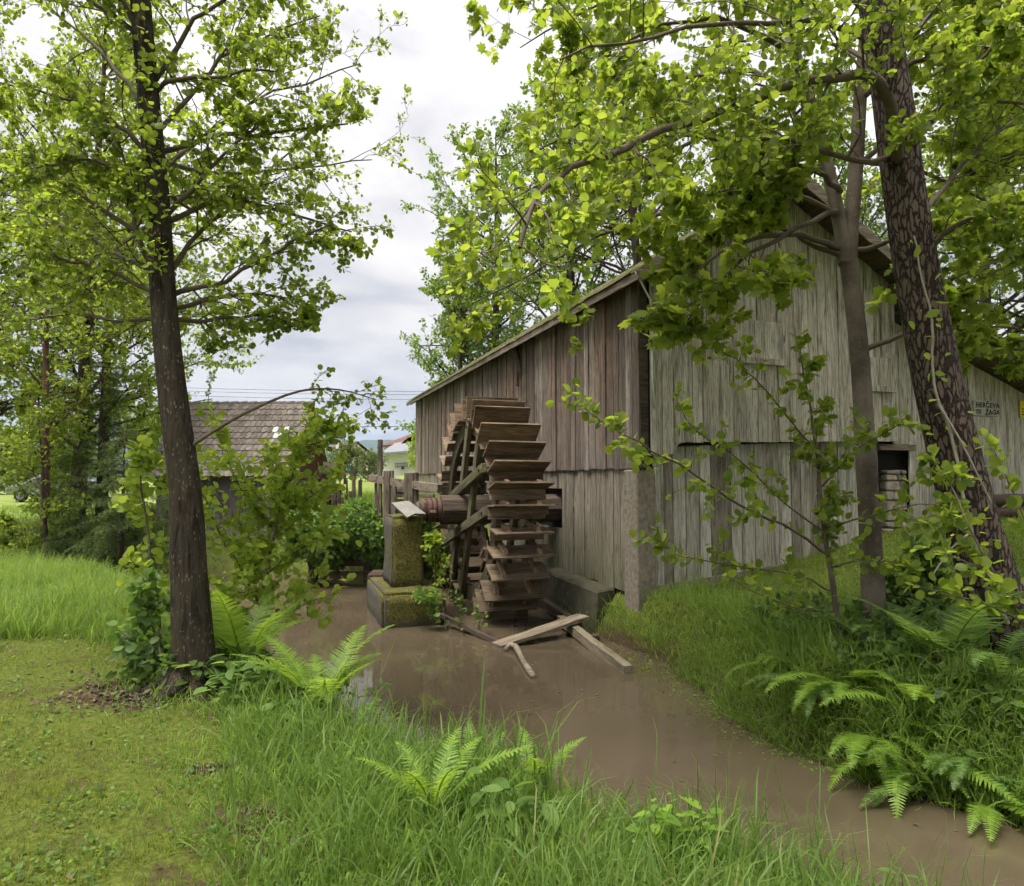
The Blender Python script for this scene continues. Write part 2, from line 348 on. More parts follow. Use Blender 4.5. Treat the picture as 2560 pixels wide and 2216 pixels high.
def bark(name, kind):
    m, t, b = mat(name); v, tcn, _ = coords(t, (1,1,.16), False); v1, _, _ = coords(t, (1,1,1), False)
    n = noise(t, v, 22, 7, .65, .5); big = noise(t, v1, 2.5, 4)
    if kind == 'rugged':
        v2, _, _ = coords(t, (1,1,.34), False)
        vo = N(t, 'ShaderNodeTexVoronoi', feature='DISTANCE_TO_EDGE', i_Scale=21.)
        wob = N(t, 'ShaderNodeVectorMath', operation='MULTIPLY_ADD'); nn = N(t, 'ShaderNodeTexNoise', i_Scale=9., i_Detail=4.); L(t, v2, nn.inputs['Vector'])
        L(t, nn.outputs['Color'], wob.inputs[0]); wob.inputs[1].default_value = (.12,.12,.14); L(t, v2, wob.inputs[2]); L(t, wob.outputs[0], vo.inputs['Vector'])
        crack = ramp(t, math_(t, 'ADD', vo.outputs['Distance'], math_(t, 'MULTIPLY', math_(t, 'SUBTRACT', noise(t, v1, 16, 5, .7), .5), .55)), [(.05,(0,0,0)),(.16,(1,1,1))])
        plate = mix(t, n, (.06,.043,.034), (.20,.155,.125))
        L(t, mix(t, crack.outputs[0], (.030,.020,.016), plate), b.inputs['Base Color'])
        bump(t, b, math_(t, 'ADD', crack.outputs[0], math_(t, 'MULTIPLY', n, .3)), 1.0, .03)
    elif kind == 'alder':
        vo = N(t, 'ShaderNodeTexVoronoi', i_Scale=46.); v3, _, _ = coords(t, (1,1,.42), False); L(t, v3, vo.inputs['Vector'])
        spot = math_(t, 'MULTIPLY', ramp(t, vo.outputs['Distance'], [(.18,(.8,.8,.8)),(.34,(0,0,0))]).outputs[0], ramp(t, noise(t, v1, 9, 4), [(.44,(0,0,0)),(.62,(1,1,1))]).outputs[0])
        base = mix(t, ramp(t, n, [(.40,(0,0,0)),(.60,(1,1,1))]).outputs[0], (.008,.006,.0045), (.060,.045,.032))
        base = mix(t, ramp(t, big, [(.4,(0,0,0)),(.6,(.5,.5,.5))]).outputs[0], base, (.055,.046,.028))
        L(t, mix(t, spot, base, (.21,.165,.105)), b.inputs['Base Color']); bump(t, b, n, 1.0, .05)
    else:
        spot = ramp(t, noise(t, v1, 40, 3), [(.66,(0,0,0)),(.72,(.5,.5,.5))])
        base = mix(t, ramp(t, big, [(.38,(0,0,0)),(.62,(1,1,1))]).outputs[0], (.075,.058,.044), (.165,.138,.108))
        base = mix(t, ramp(t, n, [(.3,(.35,)*3),(.5,(0,0,0))]).outputs[0], base, (.07,.055,.045))
        L(t, mix(t, spot.outputs[0], base, (.40,.37,.30)), b.inputs['Base Color']); bump(t, b, n, .4, .01)
    b.inputs['Roughness'].default_value = .9; b.inputs['Specular IOR Level'].default_value = .2
    return m
B_ALDER = bark('alder bark', 'alder'); B_RUG = bark('cracked alder bark', 'rugged'); B_MAPLE = bark('smooth maple bark', 'smooth')
B_TWIG = plain('twig', (.10,.08,.058), .9, .3, 20); B_PALE = plain('pale vine stem', (.30,.27,.22), .9, .25, 12)
B_DARK = plain('dark bark', (.06,.042,.034), .95, .4, 14); B_REDDISH = plain('reddish bark', (.14,.075,.055), .9, .3, 14)
# ================================================================== terrain and water
ZW = -0.82
C0 = Vector((2.02, 9.96, 0)); RZ = R(19.1); VX = Vector((math.cos(RZ), math.sin(RZ), 0)); UY = Vector((-math.sin(RZ), math.cos(RZ), 0))
def loc2w(x, y, z=0.0): return C0 + VX*x + UY*y + Vector((0, 0, z))
NEAR = [(-60,24),(-30,18.5),(-16,15.6),(-11,14.5),(-8,13.5),(-5.5,11.3),(-3.8,9.9),(-2.8,8.1),(-2.1,6.85),(-1.5,6.0),(-.7,5.15),(.15,4.45),(.78,3.9),(1.42,3.45),(2.05,3.0),(3.4,2.3),(7,.9),(14,-1.2),(30,-4.6)]
wl = [loc2w(-.5, t) for t in (.8, 2, 4, 6.2)]
FAR = [(30,-1.5),(14,1.2),(9,3.1),(6,4.05),(3.58,4.8),(2.91,5.4),(2.35,6.3),(2.1,7.5),(1.98,8.8),(1.80,9.6),(1.52,10.15)] + [(p.x,p.y) for p in wl] + [(-3.0,15.4),(-4.5,15.9),(-5.2,16.9),(-8.6,16.8),(-9.2,15.3),(-12,15.8),(-16,16.8),(-30,20),(-60,26)]
POLY = np.array(NEAR + FAR)
def sdist(x, y):
    """metres to the water's edge, negative over water"""
    x = np.asarray(x, float); y = np.asarray(y, float); d = np.full(x.shape, 1e9); ins = np.zeros(x.shape, bool)
    n = len(POLY)
    for i in range(n):
        ax, ay = POLY[i]; bx, by = POLY[(i+1) % n]
        ex, ey = bx-ax, by-ay; t = np.clip(((x-ax)*ex + (y-ay)*ey)/(ex*ex+ey*ey), 0, 1)
        d = np.minimum(d, np.hypot(x-ax-t*ex, y-ay-t*ey))
        if ay != by:
            c = ((ay > y) != (by > y)) & (x < (bx-ax)*(y-ay)/(by-ay) + ax); ins ^= c
    return np.where(ins, -d, d)
def sstep(a, b, x): t = np.clip((x-a)/(b-a), 0, 1); return t*t*(3-2*t)
def wav(x, y):
    return (np.sin(x*1.7+.6*y)*.5 + np.sin(y*2.3-.9*x+1.3)*.35 + np.sin(x*4.1+y*3.3+.4)*.2 + np.sin(x*7.9-y*6.1)*.12)
def height(x, y):
    x = np.asarray(x, float); y = np.asarray(y, float)
    d = sdist(x, y); lx = (x-C0.x)*VX.x + (y-C0.y)*VX.y; ly = (x-C0.x)*UY.x + (y-C0.y)*UY.y
    side = (sstep(-1.5, .3, lx + .35*np.minimum(ly, 0)*0) if True else 0)
    g = .86*sstep(.6, 6.2, lx)*sstep(-9, -2, ly)
    kf = .30 + .70*sstep(-13, -8, x)
    g = np.maximum(g, (.85*sstep(15.6, 18.5, y) + np.clip((y-19)*.028, 0, 1.5))*kf)
    g = g + wav(x, y)*.025 - .10*sstep(2.2, .3, d)
    k = sstep(-.15, .75 - .42*np.exp(-((x-1.85)**2 + (y-10)**2)/.9), d)
    z = (ZW-.14)*(1-k) + g*k + wav(x*2, y*2)*.03*k*(1-k)*4
    z = np.where(d < -.1, ZW-.14 - np.minimum(-d-.1, .6)*.8, z)
    far = np.hypot(x, y); z = z + np.where(far > 80, np.clip((far-80)/900, 0, 1)*3.0, 0)
    return z
BARE = [(-2.75,5.3,.62,.40),(-1.26,3.34,.26,.16),(-1.0,3.05,.2,.13),(-1.7,3.9,.16,.10)]
def bareness(x, y):   # worn earth spots on the near bank
    r = np.zeros(np.shape(x))
    for cx_, cy_, rx, ry in BARE: r = np.maximum(r, np.exp(-(((x-cx_)/rx)**2 + ((y-cy_)/ry)**2)*(1+.5*np.sin(x*23+y*17))))
    return r
def gz(x, y): return float(height(np.array([x]), np.array([y]))[0])
def axis(lo, hi, step, far_lo, far_hi):
    a = list(np.arange(lo, hi+1e-6, step)); s = step; p = a[-1]
    while p < far_hi: s *= 1.28; p += s; a.append(p)
    s = step; p = a[0]; pre = []
    while p > far_lo: s *= 1.28; p -= s; pre.append(p)
    return np.array(pre[::-1] + a)
gx = axis(-16, 12, .165, -3000, 3000); gy = axis(-1.5, 21, .165, -400, 3000)
GX, GY = np.meshgrid(gx, gy); GZ = height(GX, GY)
nx_, ny_ = len(gx), len(gy)
idx = np.arange(nx_*ny_).reshape(ny_, nx_)
a_, b_, c_, d_ = idx[:-1,:-1].ravel(), idx[:-1,1:].ravel(), idx[1:,1:].ravel(), idx[1:,:-1].ravel()
gme = tri_mesh('ground', np.stack([GX.ravel(), GY.ravel(), GZ.ravel()], 1), np.concatenate([np.stack([a_,b_,c_],1), np.stack([a_,c_,d_],1)]), bareness(GX.ravel(), GY.ravel()), smooth=True)
m, t, b = mat('turf and soil'); v, tcn, _ = coords(t, (1,1,1), False)
sp = N(t, 'ShaderNodeSeparateXYZ'); L(t, tcn.outputs['Object'], sp.inputs[0])
fn = noise(t, v, 28, 6, .7); bn = noise(t, v, 1.3, 5, .65, .4); mn = noise(t, v, 6, 5, .7)
turf = mix(t, ramp(t, fn, [(.3,(0,0,0)),(.7,(1,1,1))]).outputs[0], (.045,.07,.012), (.15,.175,.03))
soil = mix(t, fn, (.025,.016,.010), (.11,.075,.045))
patch = ramp(t, math_(t, 'ADD', math_(t, 'MULTIPLY', bn, .6), math_(t, 'MULTIPLY', mn, .4)), [(.51,(0,0,0)),(.61,(.9,.9,.9))])
low = N(t, 'ShaderNodeMapRange'); low.inputs[1].default_value = -.72; low.inputs[2].default_value = -.55; low.inputs[3].default_value = 1; low.inputs[4].default_value = 0; L(t, sp.outputs[2], low.inputs[0])
ba = N(t, 'ShaderNodeAttribute', attribute_name='rnd')
sf = math_(t, 'MAXIMUM', math_(t, 'MAXIMUM', patch.outputs[0], low.outputs[0]), ramp(t, math_(t, 'ADD', ba.outputs['Fac'], math_(t, 'MULTIPLY', math_(t, 'SUBTRACT', mn, .5), .6)), [(.30,(0,0,0)),(.50,(1,1,1))]).outputs[0])
far_f = N(t, 'ShaderNodeMapRange'); far_f.inputs[1].default_value = 13; far_f.inputs[2].default_value = 24; L(t, sp.outputs[1], far_f.inputs[0])
c = mix(t, sf, turf, soil)
fld = mix(t, ramp(t, noise(t, v, .35, 6, .7), [(.35,(0,0,0)),(.65,(1,1,1))]).outputs[0], (.13,.20,.035), (.26,.29,.09))
c = mix(t, far_f.outputs[0], c, fld)
L(t, c, b.inputs['Base Color']); b.inputs['Roughness'].default_value = .95; b.inputs['Specular IOR Level'].default_value = .1; bump(t, b, math_(t,'ADD',fn,mn), .8, .04)
tag(link('ground', gme, m), 'grassy ground with patches of bare soil around the mill stream', None, kind='structure')
# water
m, t, b = mat('muddy water'); v, tcn, _ = coords(t, (1,1,1), False)
w1 = noise(t, v, 1.1, 4, .6, .6); w2 = noise(t, v, 7, 3, .5, .3)
L(t, mix(t, ramp(t, w1, [(.35,(0,0,0)),(.7,(1,1,1))]).outputs[0], (.070,.054,.034), (.092,.071,.047)), b.inputs['Base Color'])
b.inputs['Roughness'].default_value = .035; b.inputs['IOR'].default_value = 1.33; b.inputs['Specular IOR Level'].default_value = .5
bump(t, b, w2, .055, .02)
WP = [(p[0], p[1]) for p in POLY]
wb = MB()
cx = [-60,-30,-16,-9,-5,-2,0,2,5,9,14,30]; cyy = [-5,0,3,6,9,12,15,17.5,27]
vs = [(x, y, ZW) for y in cyy for x in cx]; nxx = len(cx)
wb.add(vs, [(j*nxx+i, j*nxx+i+1, (j+1)*nxx+i+1, (j+1)*nxx+i) for j in range(len(cyy)-1) for i in range(nxx-1)])
tag(wb.build('water', m), 'calm muddy brown mill stream between grassy banks', None, kind='structure')

# ================================================================== hills far behind
def ridge(name, label, Y0, pts, depth, seed, mt):
    rs = np.random.default_rng(seed); xs = np.linspace(pts[0][0], pts[-1][0], 260)
    hz = np.interp(xs, [p[0] for p in pts], [p[1] for p in pts])
    hz = hz + np.convolve(rs.normal(size=300), np.ones(9)/9, 'same')[:260]*4 + np.abs(rs.normal(size=260))*1.6
    rows = np.linspace(0, 1, 26); V = []
    for q in rows:
        prof = math.sin(min(q*1.0, 1)*math.pi/2)
        n_ = np.convolve(rs.normal(size=300), np.ones(15)/15, 'same')[:260]*40*(q*(1-q))*1.5
        V.append(np.stack([xs, np.full(260, Y0 - depth*(1-q)), (hz+8)*prof + n_*.5 - 8 + rs.random(260)*2.5], 1))
    V.append(np.stack([xs, np.full(260, Y0+depth*.8), np.full(260, -10.)], 1))
    V = np.concatenate(V); nr = len(rows)+1; id_ = np.arange(nr*260).reshape(nr, 260)
    a, b2, c2, d2 = id_[:-1,:-1].ravel(), id_[:-1,1:].ravel(), id_[1:,1:].ravel(), id_[1:,:-1].ravel()
    o = link(name, tri_mesh(name, V, np.concatenate([np.stack([a,b2,c2],1), np.stack([a,c2,d2],1)])), mt)
    tag(o, label, None, kind='structure')
M_WOODS = plain('wooded hillside', (.045,.075,.035), .95, .5, .03, bmp=0)
ridge('hills', 'wooded mountain ridge falling away behind the far houses', 2300, [(-2600,60),(-1500,110),(-900,150),(-690,185),(-640,178),(-560,128),(-520,118),(-400,125),(-330,108),(-200,95),(400,140),(1800,90)], 700, 3, M_WOODS)
ridge('hills', 'nearer wooded hill low behind the white house', 1700, [(-2200,40),(-1200,45),(-560,52),(-470,78),(-420,86),(-350,74),(-300,58),(-260,84),(-180,90),(200,60),(1500,60)], 450, 5, M_WOODS)

# ================================================================== the mill
mill = empty('mill_building', C0, RZ)
tag(mill, 'long weathered timber sawmill with overhanging roof beside the water wheel', 'building')
def roofz(x):   # underside of the roof
    return 4.72 + .655*x if x < 2.37 else 4.72 + .655*2.37 - .58*(x-2.37)
def plank(parent, mt, kind, x0, x1, zlo, zhi, y0, th, axis_='x', name='plank'):
    """vertical board: runs x0..x1 along the wall, zlo and zhi are pairs for its two edges"""
    b = MB()
    if axis_ == 'x':
        bot = [(x0,y0-th,zlo[0]),(x1,y0-th,zlo[1]),(x1,y0,zlo[1]),(x0,y0,zlo[0])]
        top = [(x0,y0-th,zhi[0]),(x1,y0-th,zhi[1]),(x1,y0,zhi[1]),(x0,y0,zhi[0])]
    else:   # wall that runs back along y, outside is -x
        bot = [(y0-th,x1,zlo[1]),(y0-th,x0,zlo[0]),(y0,x0,zlo[0]),(y0,x1,zlo[1])]
        top = [(y0-th,x1,zhi[1]),(y0-th,x0,zhi[0]),(y0,x0,zhi[0]),(y0,x1,zhi[1])]
    b.hexa(bot, top); return b.build(name, mt, parent)
def boards(a, b_, wmin, wmax):
    out = []; x = a
    while x < b_ - .05:
        w = random.uniform(wmin, wmax); x2 = min(x+w, b_)
        if b_ - x2 < .08: x2 = b_
        out.append((x, x2)); x = x2
    return out
# solid block behind the boards, its near-black stands in for shade in the gaps
core = MB()
core.hexa([(-.12,.06,2.05),(4.75,.06,2.25),(4.75,16.9,2.25),(-.12,16.9,2.05)], [(-.12,.06,4.50),(4.75,.06,4.55),(4.75,16.9,4.55),(-.12,16.9,4.50)])
core.add([(.06,.06,4.56),(4.75,.06,4.56),(2.37,.06,6.15),(.06,16.9,4.56),(4.75,16.9,4.56),(2.37,16.9,6.15)], [(0,1,2),(5,4,3),(0,2,5,3),(1,4,5,2),(0,3,4,1)])
core.hexa([(-.06,.22,-.3),(4.6,.22,-.3),(4.6,16.8,-.3),(-.06,16.8,-.3)], [(-.06,.22,2.03),(4.6,.22,2.24),(4.6,16.8,2.24),(-.06,16.8,2.03)])
core.build('wall_core', M_BLACK, mill)
# river wall, upper boards
for (p, q) in boards(-.02, 16.95, .17, .29):
    pr = random.choice((0, 0, .014, .026)); g = random.uniform(.004, .010); dz = random.uniform(-.015, .015)
    plank(mill, W_MILL, 'u', p+g, q-g, (1.74+dz, 1.74+dz), (4.60, 4.60), -.14-pr, .03, 'y')
for (p, q) in boards(.45, 16.8, .20, .30):
    pr = random.choice((0, .01, .015)); g = random.uniform(.003, .007); dz = random.uniform(-.03, .02)
    if 2.9 < (p+q)/2 < 4.1:
        plank(mill, W_LOW, 'l', p+g, q-g, (1.40, 1.40), (2.0, 2.0), -.10-pr, .03, 'y'); plank(mill, W_LOW, 'l', p+g, q-g, (-.11+dz, -.11+dz), (.66, .66), -.10-pr, .03, 'y')
    else:
        plank(mill, W_LOW, 'l', p+g, q-g, (-.11+dz, -.11+dz), (2.0, 2.0), -.10-pr, .03, 'y')
# gable, upper boards
for (p, q) in boards(.0, 4.76, .15, .24):
    pr = random.choice((0, 0, .010, .018)); g = random.uniform(.003, .008)
    lo = 2.12 + .02*p + random.uniform(-.006, .006)
    if p < .36: lo = 1.95
    plank(mill, W_GABLE, 'g', p+g, q-g, (lo, lo), (roofz(p+g)-.03, roofz(q-g)-.03), .0-pr, .03)
br = MB()   # curved bracket where the gable boards step down by the corner
arc = [(.40+.17*(1-math.cos(a)), 1.955+.17*math.sin(a)) for a in np.linspace(0, math.pi/2, 6)]
pl = [(.365,2.13)] + [(.365,1.955)] + arc + [(.60,2.13)]
br.add([(x,-.028,z) for x,z in pl] + [(x,-.004,z) for x,z in pl], [tuple(range(len(pl)))[::-1], tuple(range(len(pl), 2*len(pl)))] + [(i,(i+1)%len(pl),len(pl)+(i+1)%len(pl),len(pl)+i) for i in range(len(pl))])
br.build('bracket', W_GABLE, mill)
# gable, lower boards stand further in
for (p, q) in boards(.14, 4.50, .16, .25):
    pr = random.choice((0, .010, .018)); g = random.uniform(.003, .009)
    lo = .02 + .10*(p-.4) + random.uniform(-.01, .01)
    plank(mill, W_GABLE if random.random() < .6 else W_LOW, 'gl', p+g, q-g, (lo, lo+.01), (2.2, 2.2), .17-pr, .03)
M_LEDGE = plain('damp dark concrete', (.05,.046,.028), .95, .65, 5, bmp=.9)
# corner post and footings
b = MB(); b.box(-.20,.12,.04,.45,-.7,1.72); b.build('corner_post', M_CONC, mill, bevel=.02)
b = MB(); b.box(-.135,-.01,.015,.14,1.735,4.6); b.build('corner_shade_strip', W_DARK, mill)  # dark strip added to paint the shade of the corner gap
b = MB(); b.hexa([(.14,.12,-.5),(4.6,.12,-.2),(4.6,.3,-.2),(.14,.3,-.5)], [(.14,.10,.0),(4.6,.10,.44),(4.6,.3,.44),(.14,.3,.0)]); b.build('footing', M_CONC, mill)
b = MB(); b.hexa([(-.52,.9,-1.6),(.0,.9,-1.6),(.0,9,-1.6),(-.52,9,-1.6)], [(-.44,.9,-.16),(-.09,.9,-.12),(-.09,9,.02),(-.44,9,-.02)]); b.build('ledge', M_LEDGE, mill, bevel=.03)
# shutters and their sills
for (x0, x1, z0, z1, n_) in ((1.59,2.39,3.47,4.06,3),(4.10,4.66,3.14,3.62,2)):
    sh = MB(); sh.box(x0-.02, x1+.03, -.085, -.034, z0-.10, z0-.005); sh.build('sill', W_GABLE, mill)
    w = (x1-x0)/n_
    shb = empty('shutter'); shb.parent = mill
    for i in range(n_):
        plank(shb, W_GABLE, 's', x0+i*w+.004, x0+(i+1)*w-.004, (z0,z0), (z1,z1), -.022-.008*(i % 2), .026, name='board')
# roof
def slab(name, x0, x1, y0, y1, zf, th, mt, parent):
    b = MB(); b.hexa([(x0,y0,zf(x0)),(x1,y0,zf(x1)),(x1,y1,zf(x1)),(x0,y1,zf(x0))], [(x0,y0,zf(x0)+th),(x1,y0,zf(x1)+th),(x1,y1,zf(x1)+th),(x0,y1,zf(x0)+th)]); return b.build(name, mt, parent)
slab('roof', -.42, 2.37, -.5, 17.4, roofz, .05, W_ROOF, mill); slab('roof', 2.373, 5.28, -.5, 17.4, roofz, .05, W_ROOF, mill)
def course(x0, dirn, y0, y1, zf, k, rows, mt, parent, tw=.22):
    """one row of roof tiles, drawn as a wavy lipped strip"""
    b = MB(); n_ = int((y1-y0)/tw); xa = x0 + dirn*k*.20; xb = xa + dirn*.25
    for j in range(n_):
        ya = y0+j*tw+.004; yb = ya+tw-.008; jz = random.uniform(0, .012); jx = random.uniform(-.012, .012)
        za, zb = zf(xa)+.055, zf(xb)+.055
        lo = sorted(((xa+jx, za+.022+jz), (xb, zb+.002)))
        (X0, Z0), (X1, Z1) = lo
        b.hexa([(X0,ya,Z0),(X1,ya,Z1),(X1,yb,Z1),(X0,yb,Z0)], [(X0,ya,Z0+.022),(X1,ya,Z1+.022),(X1,yb,Z1+.022),(X0,yb,Z0+.022)])
    return tag(b.build('tile_course', mt, parent), 'row of mossy roof tiles', None, kind='stuff')
for k in range(14): course(-.47, 1, -.52, 17.4, roofz, k, 14, M_MOSSTILE, mill)
for k in range(14): course(5.33, -1, -.52, 17.4, roofz, k, 14, M_TILE, mill)
for i in range(21):
    y = .25 + i*.83
    for (x0, x1) in ((-.40, .35), (4.4, 5.2)):
        b = MB(); b.beam((x0,y,roofz(x0)-.055), (x1,y,roofz(x1)-.055), .10, .10); b.build('rafter', W_ROOF, mill)
b = MB(); b.beam((-.43,-.5,roofz(-.43)-.01), (-.43,17.4,roofz(-.43)-.01), .03, .11); b.build('fascia', W_RAIL['y'], mill)
for s0, s1 in ((-.45, 2.36), (2.38, 5.3)):
    b = MB(); b.beam((s0,-.515,roofz(s0)-.02), (s1,-.515,roofz(s1)-.02), .025, .17); b.build('verge_board', W_RAIL['x'], mill)
for xx in (.02, 4.7):
    b = MB(); b.beam((xx,-.48,roofz(xx)-.14), (xx,.3,roofz(xx)-.14), .16, .18); b.build('purlin', W_ROOF, mill)
b = MB(); b.beam((2.37,-.48,roofz(2.37)-.14), (2.37,.3,roofz(2.37)-.14), .14, .16); b.build('purlin', W_ROOF, mill)
# brace under the eaves above the wheel
b = MB(); b.beam((-.36,5.05,4.40), (-.19,5.0,3.8), .09, .09); b.build('brace', W_DARK, mill)
b = MB(); b.beam((-.22,5.15,4.5), (-.22,5.15,3.6), .09, .09); b.build('brace', W_DARK, mill)
# white hose hanging from the roof corner
b = MB(); b.tube([(-.45,-.42,4.50),(-.38,-.44,4.36),(-.14,-.30,4.14),(-.02,-.12,3.9),(.01,-.07,3.5),(.02,-.06,3.0),(.06,-.06,2.62)], .014, 6); b.build('hose', M_PIPE, mill, True)
# stone pillar at the far corner of the gable, dark opening above it
pil = empty('stone_pillar'); pil.parent = mill
z = .35; M_STONE = plain('field stone', (.27,.235,.185), .92, .5, 7, bmp=.9, each=.35)
core2 = MB(); core2.box(4.72,5.06,.20,.6,.2,1.72); core2.build('mortar', M_CONC, pil)
while z < 1.66:
    hh = random.uniform(.07,.19); x = 4.66
    while x < 5.08:
        w = random.uniform(.09,.34); w = min(w, 5.13-x)
        if w < .05: break
        b = MB(); e = random.uniform(0,.03); a_ = random.uniform(-.012,.012); b.hexa([(x+.006,.12-e,z+.005+a_),(x+w-.006,.12-e*.5,z+.005-a_),(x+w-.006,.30,z+.005),(x+.006,.30,z+.005)], [(x+.012,.13-e,z+hh-.008-a_),(x+w-.014,.13-e*.5,z+hh-.012+a_),(x+w-.006,.30,z+hh-.008),(x+.006,.30,z+hh-.008)]); b.build('stone', M_STONE, pil, bevel=.02); x += w
    z += hh
b = MB(); b.box(4.55,5.2,.25,.7,1.6,2.25); b.build('opening', M_BLACK, mill)  # solid black block, the shade of the hole put in as colour
b = MB(); b.beam((4.45,.1,2.12),(5.25,.1,2.12),.12,.10); b.build('lintel', W_RAIL['x'], mill)
# lean-to on the far side of the gable
def lz(x): return 4.36 - .353*(x-4.85)
for (p, q) in boards(4.78, 5.14, .17, .2) + boards(5.14, 9.6, .14, .22):
    pr = random.choice((0, .008, .012)); g = random.uniform(.002, .005); lw = .93 if p > 5.1 else 2.18
    plank(mill, W_GABLE, 'lt', p+g, q-g, (lw,lw), (lz(p)-.06, lz(q)-.06), .12-pr, .03)
b = MB(); b.hexa([(5.2,.16,.6),(9.6,.16,.6),(9.6,9,.6),(5.2,9,.6)], [(5.2,.16,lz(5.2)-.1),(9.6,.16,lz(9.6)-.1),(9.6,9,lz(9.6)-.1),(5.2,9,lz(5.2)-.1)]); b.build('wall_core', M_BLACK, mill)
b = MB(); b.box(5.14,9.6,.08,.4,.3,.93); b.build('footing', M_CONC, mill)
slab('roof', 4.8, 10.2, -.68, 9.2, lz, .05, W_ROOF, mill)
for k in range(26): course(10.25, -1, -.7, 9.2, lz, k, 26, M_TILE, mill, .3)
b = MB(); b.beam((4.8,-.70,lz(4.8)-.0), (10.2,-.70,lz(10.2)-.0), .025, .13); b.build('verge_board', W_RAIL['x'], mill)
b = MB(); b.tube([(5.75,-.1,3.86),(5.76,-.02,3.5),(5.78,.05,3.1)], .012, 6); b.build('hose', M_PIPE, mill, True)
b = MB(); b.tube([(5.75,-.1,3.95),(5.75,-.1,3.84)], .035, 8); b.build('lamp_holder', M_IRON, mill)
# name board
sg = empty('name_board', loc2w(6.98, .075, 2.72), RZ)
tag(sg, 'small grey wooden board with the hand-painted mill name on the lean-to wall', 'sign')
b = MB(); b.box(-.31,.31,-.028,0,-.0,.28); b.build('board', wood('sign board', [(.34,.34,.29),(.40,.39,.34)], 'x', knots=False), sg, bevel=.006)
def text(s, size, x, z, shear, parent):
    cu = bpy.data.curves.new('lettering', 'FONT'); cu.body = s; cu.size = size; cu.extrude = .0012; cu.shear = shear; cu.space_character = 1.12
    cu.offset = .0035
    o = bpy.data.objects.new('lettering', cu); col.objects.link(o); cu.materials.append(M_INK); o.parent = parent
    o.location = (x, -.0305, z); o.rotation_euler = (R(90), 0, 0)
    me = bpy.data.meshes.new_from_object(o); q = bpy.data.objects.new('lettering', me); q.parent = parent; q.location = o.location; q.rotation_euler = o.rotation_euler
    bpy.data.objects.remove(o); q.name = 'lettering'; col.objects.link(q); return q
text('HERČEVA', .125, -.255, .155, .0, sg); text('ŽAGA', .125, -.03, .03, .12, sg)
em = MB()
for k in range(4): em.beam((-.24+.03*k,-.031,.03),(-.235+.03*k,-.031,.115),.003,.008,(0,-1,0))
for k in range(4): em.beam((-.25,-.0335,.035+.025*k),(-.13,-.0335,.04+.025*k),.003,.008,(0,-1,0))
em.build('emblem', M_INK, sg)
ys = empty('warning_plate', loc2w(7.88, .07, 2.72), RZ); tag(ys, 'yellow warning plate at the edge of the lean-to wall', 'sign')
b = MB(); b.box(0,.24,-.012,0,0,.31); b.build('plate', M_YELLOW, ys)
b = MB(); b.box(.04,.2,-.016,-.0125,.05,.07); b.box(.04,.17,-.016,-.0125,.10,.12); b.box(.04,.2,-.016,-.0125,.15,.17); b.build('print', M_INK, ys)

# ================================================================== water wheel
WH = loc2w(0, 3.34, 1.02)
wheel = empty('water_wheel', WH, RZ)
tag(wheel, 'large dark timber undershot water wheel with paddle boards standing in the stream', 'water wheel')
b = MB(); b.tube([(-2.36,0,0),(-2.35,0,0),(.25,0,0),(.26,0,0)], [.24,.265,.265,.24], 8); shaft = b.build('shaft', W_DARK, wheel)
b = MB(); b.tube([(-2.76,0,0),(-2.36,0,0)], [.175,.185], 20); b.build('shaft_end', W_DARK, shaft, True)
for x0, w, r in ((-2.73,.09,.195),(-2.61,.07,.215),(-2.52,.06,.215),(-2.43,.06,.225)):
    b = MB(); b.tube([(x0,0,0),(x0+w,0,0)], r, 24); b.build('iron_band', M_RUST, shaft, False, .006)
b = MB(); b.tube([(-2.60,-.24,-.03),(-2.50,-.26,-.03)], .04, 7); b.tube([(-2.68,-.21,.13),(-2.66,-.22,-.02)], .012, 6); b.build('bolt', M_RUST, shaft)
b = MB(); b.tube([(-2.80,0,0),(-2.76,0,0)], .14, 16); b.build('shaft_cap', plain('weathered end grain', (.10,.10,.085), .9, .3, 12), shaft)
RI, RO = 1.38, 1.64
for xr in (-1.78, -1.16):
    for k in range(10):
        b = MB(); n_ = 5; a0 = 2*math.pi*k/10 + .004; a1 = 2*math.pi*(k+1)/10 - .004; vs = []
        for i in range(n_):
            a = a0 + (a1-a0)*i/(n_-1)
            for rr in (RI, RO):
                for xx in (xr-.04, xr+.04): vs.append((xx, math.cos(a)*rr, math.sin(a)*rr))
        fs = []
        for i in range(n_-1):
            q = i*4; r_ = q+4
            fs += [(q,r_,r_+1,q+1),(q+2,q+3,r_+3,r_+2),(q,q+2,r_+2,r_),(q+1,r_+1,r_+3,q+3)]
        fs += [(0,1,3,2),(4*n_-4,4*n_-2,4*n_-1,4*n_-3)]
        b.add(vs, fs); b.build('felloe', W_FELLOE, wheel)
for xr, sg_ in ((-1.78, -1), (-1.16, 1)):
    for (ang, off, dx, w) in ((R(112),.36,.10,.17),(R(112),-.36,.10,.17),(R(166),.36,.20,.16),(R(166),-.36,.20,.16)):
        d = Vector((0, math.cos(ang), math.sin(ang))); pn = Vector((0, -d.z, d.y)); ln = math.sqrt(1.66**2-.36**2)
        ct = Vector((xr + sg_*dx, 0, 0)) + pn*off
        mloc = MB(); mloc.box(-w/2, w/2, -.045, .045, -ln, ln)
        o = mloc.build('arm', W_ARM, wheel, False, .008)
        zax = d; yax = Vector((1,0,0)); xax = yax.cross(zax)
        o.matrix_local = Matrix(((xax.x,yax.x,zax.x,ct.x),(xax.y,yax.y,zax.y,ct.y),(xax.z,yax.z,zax.z,ct.z),(0,0,0,1)))
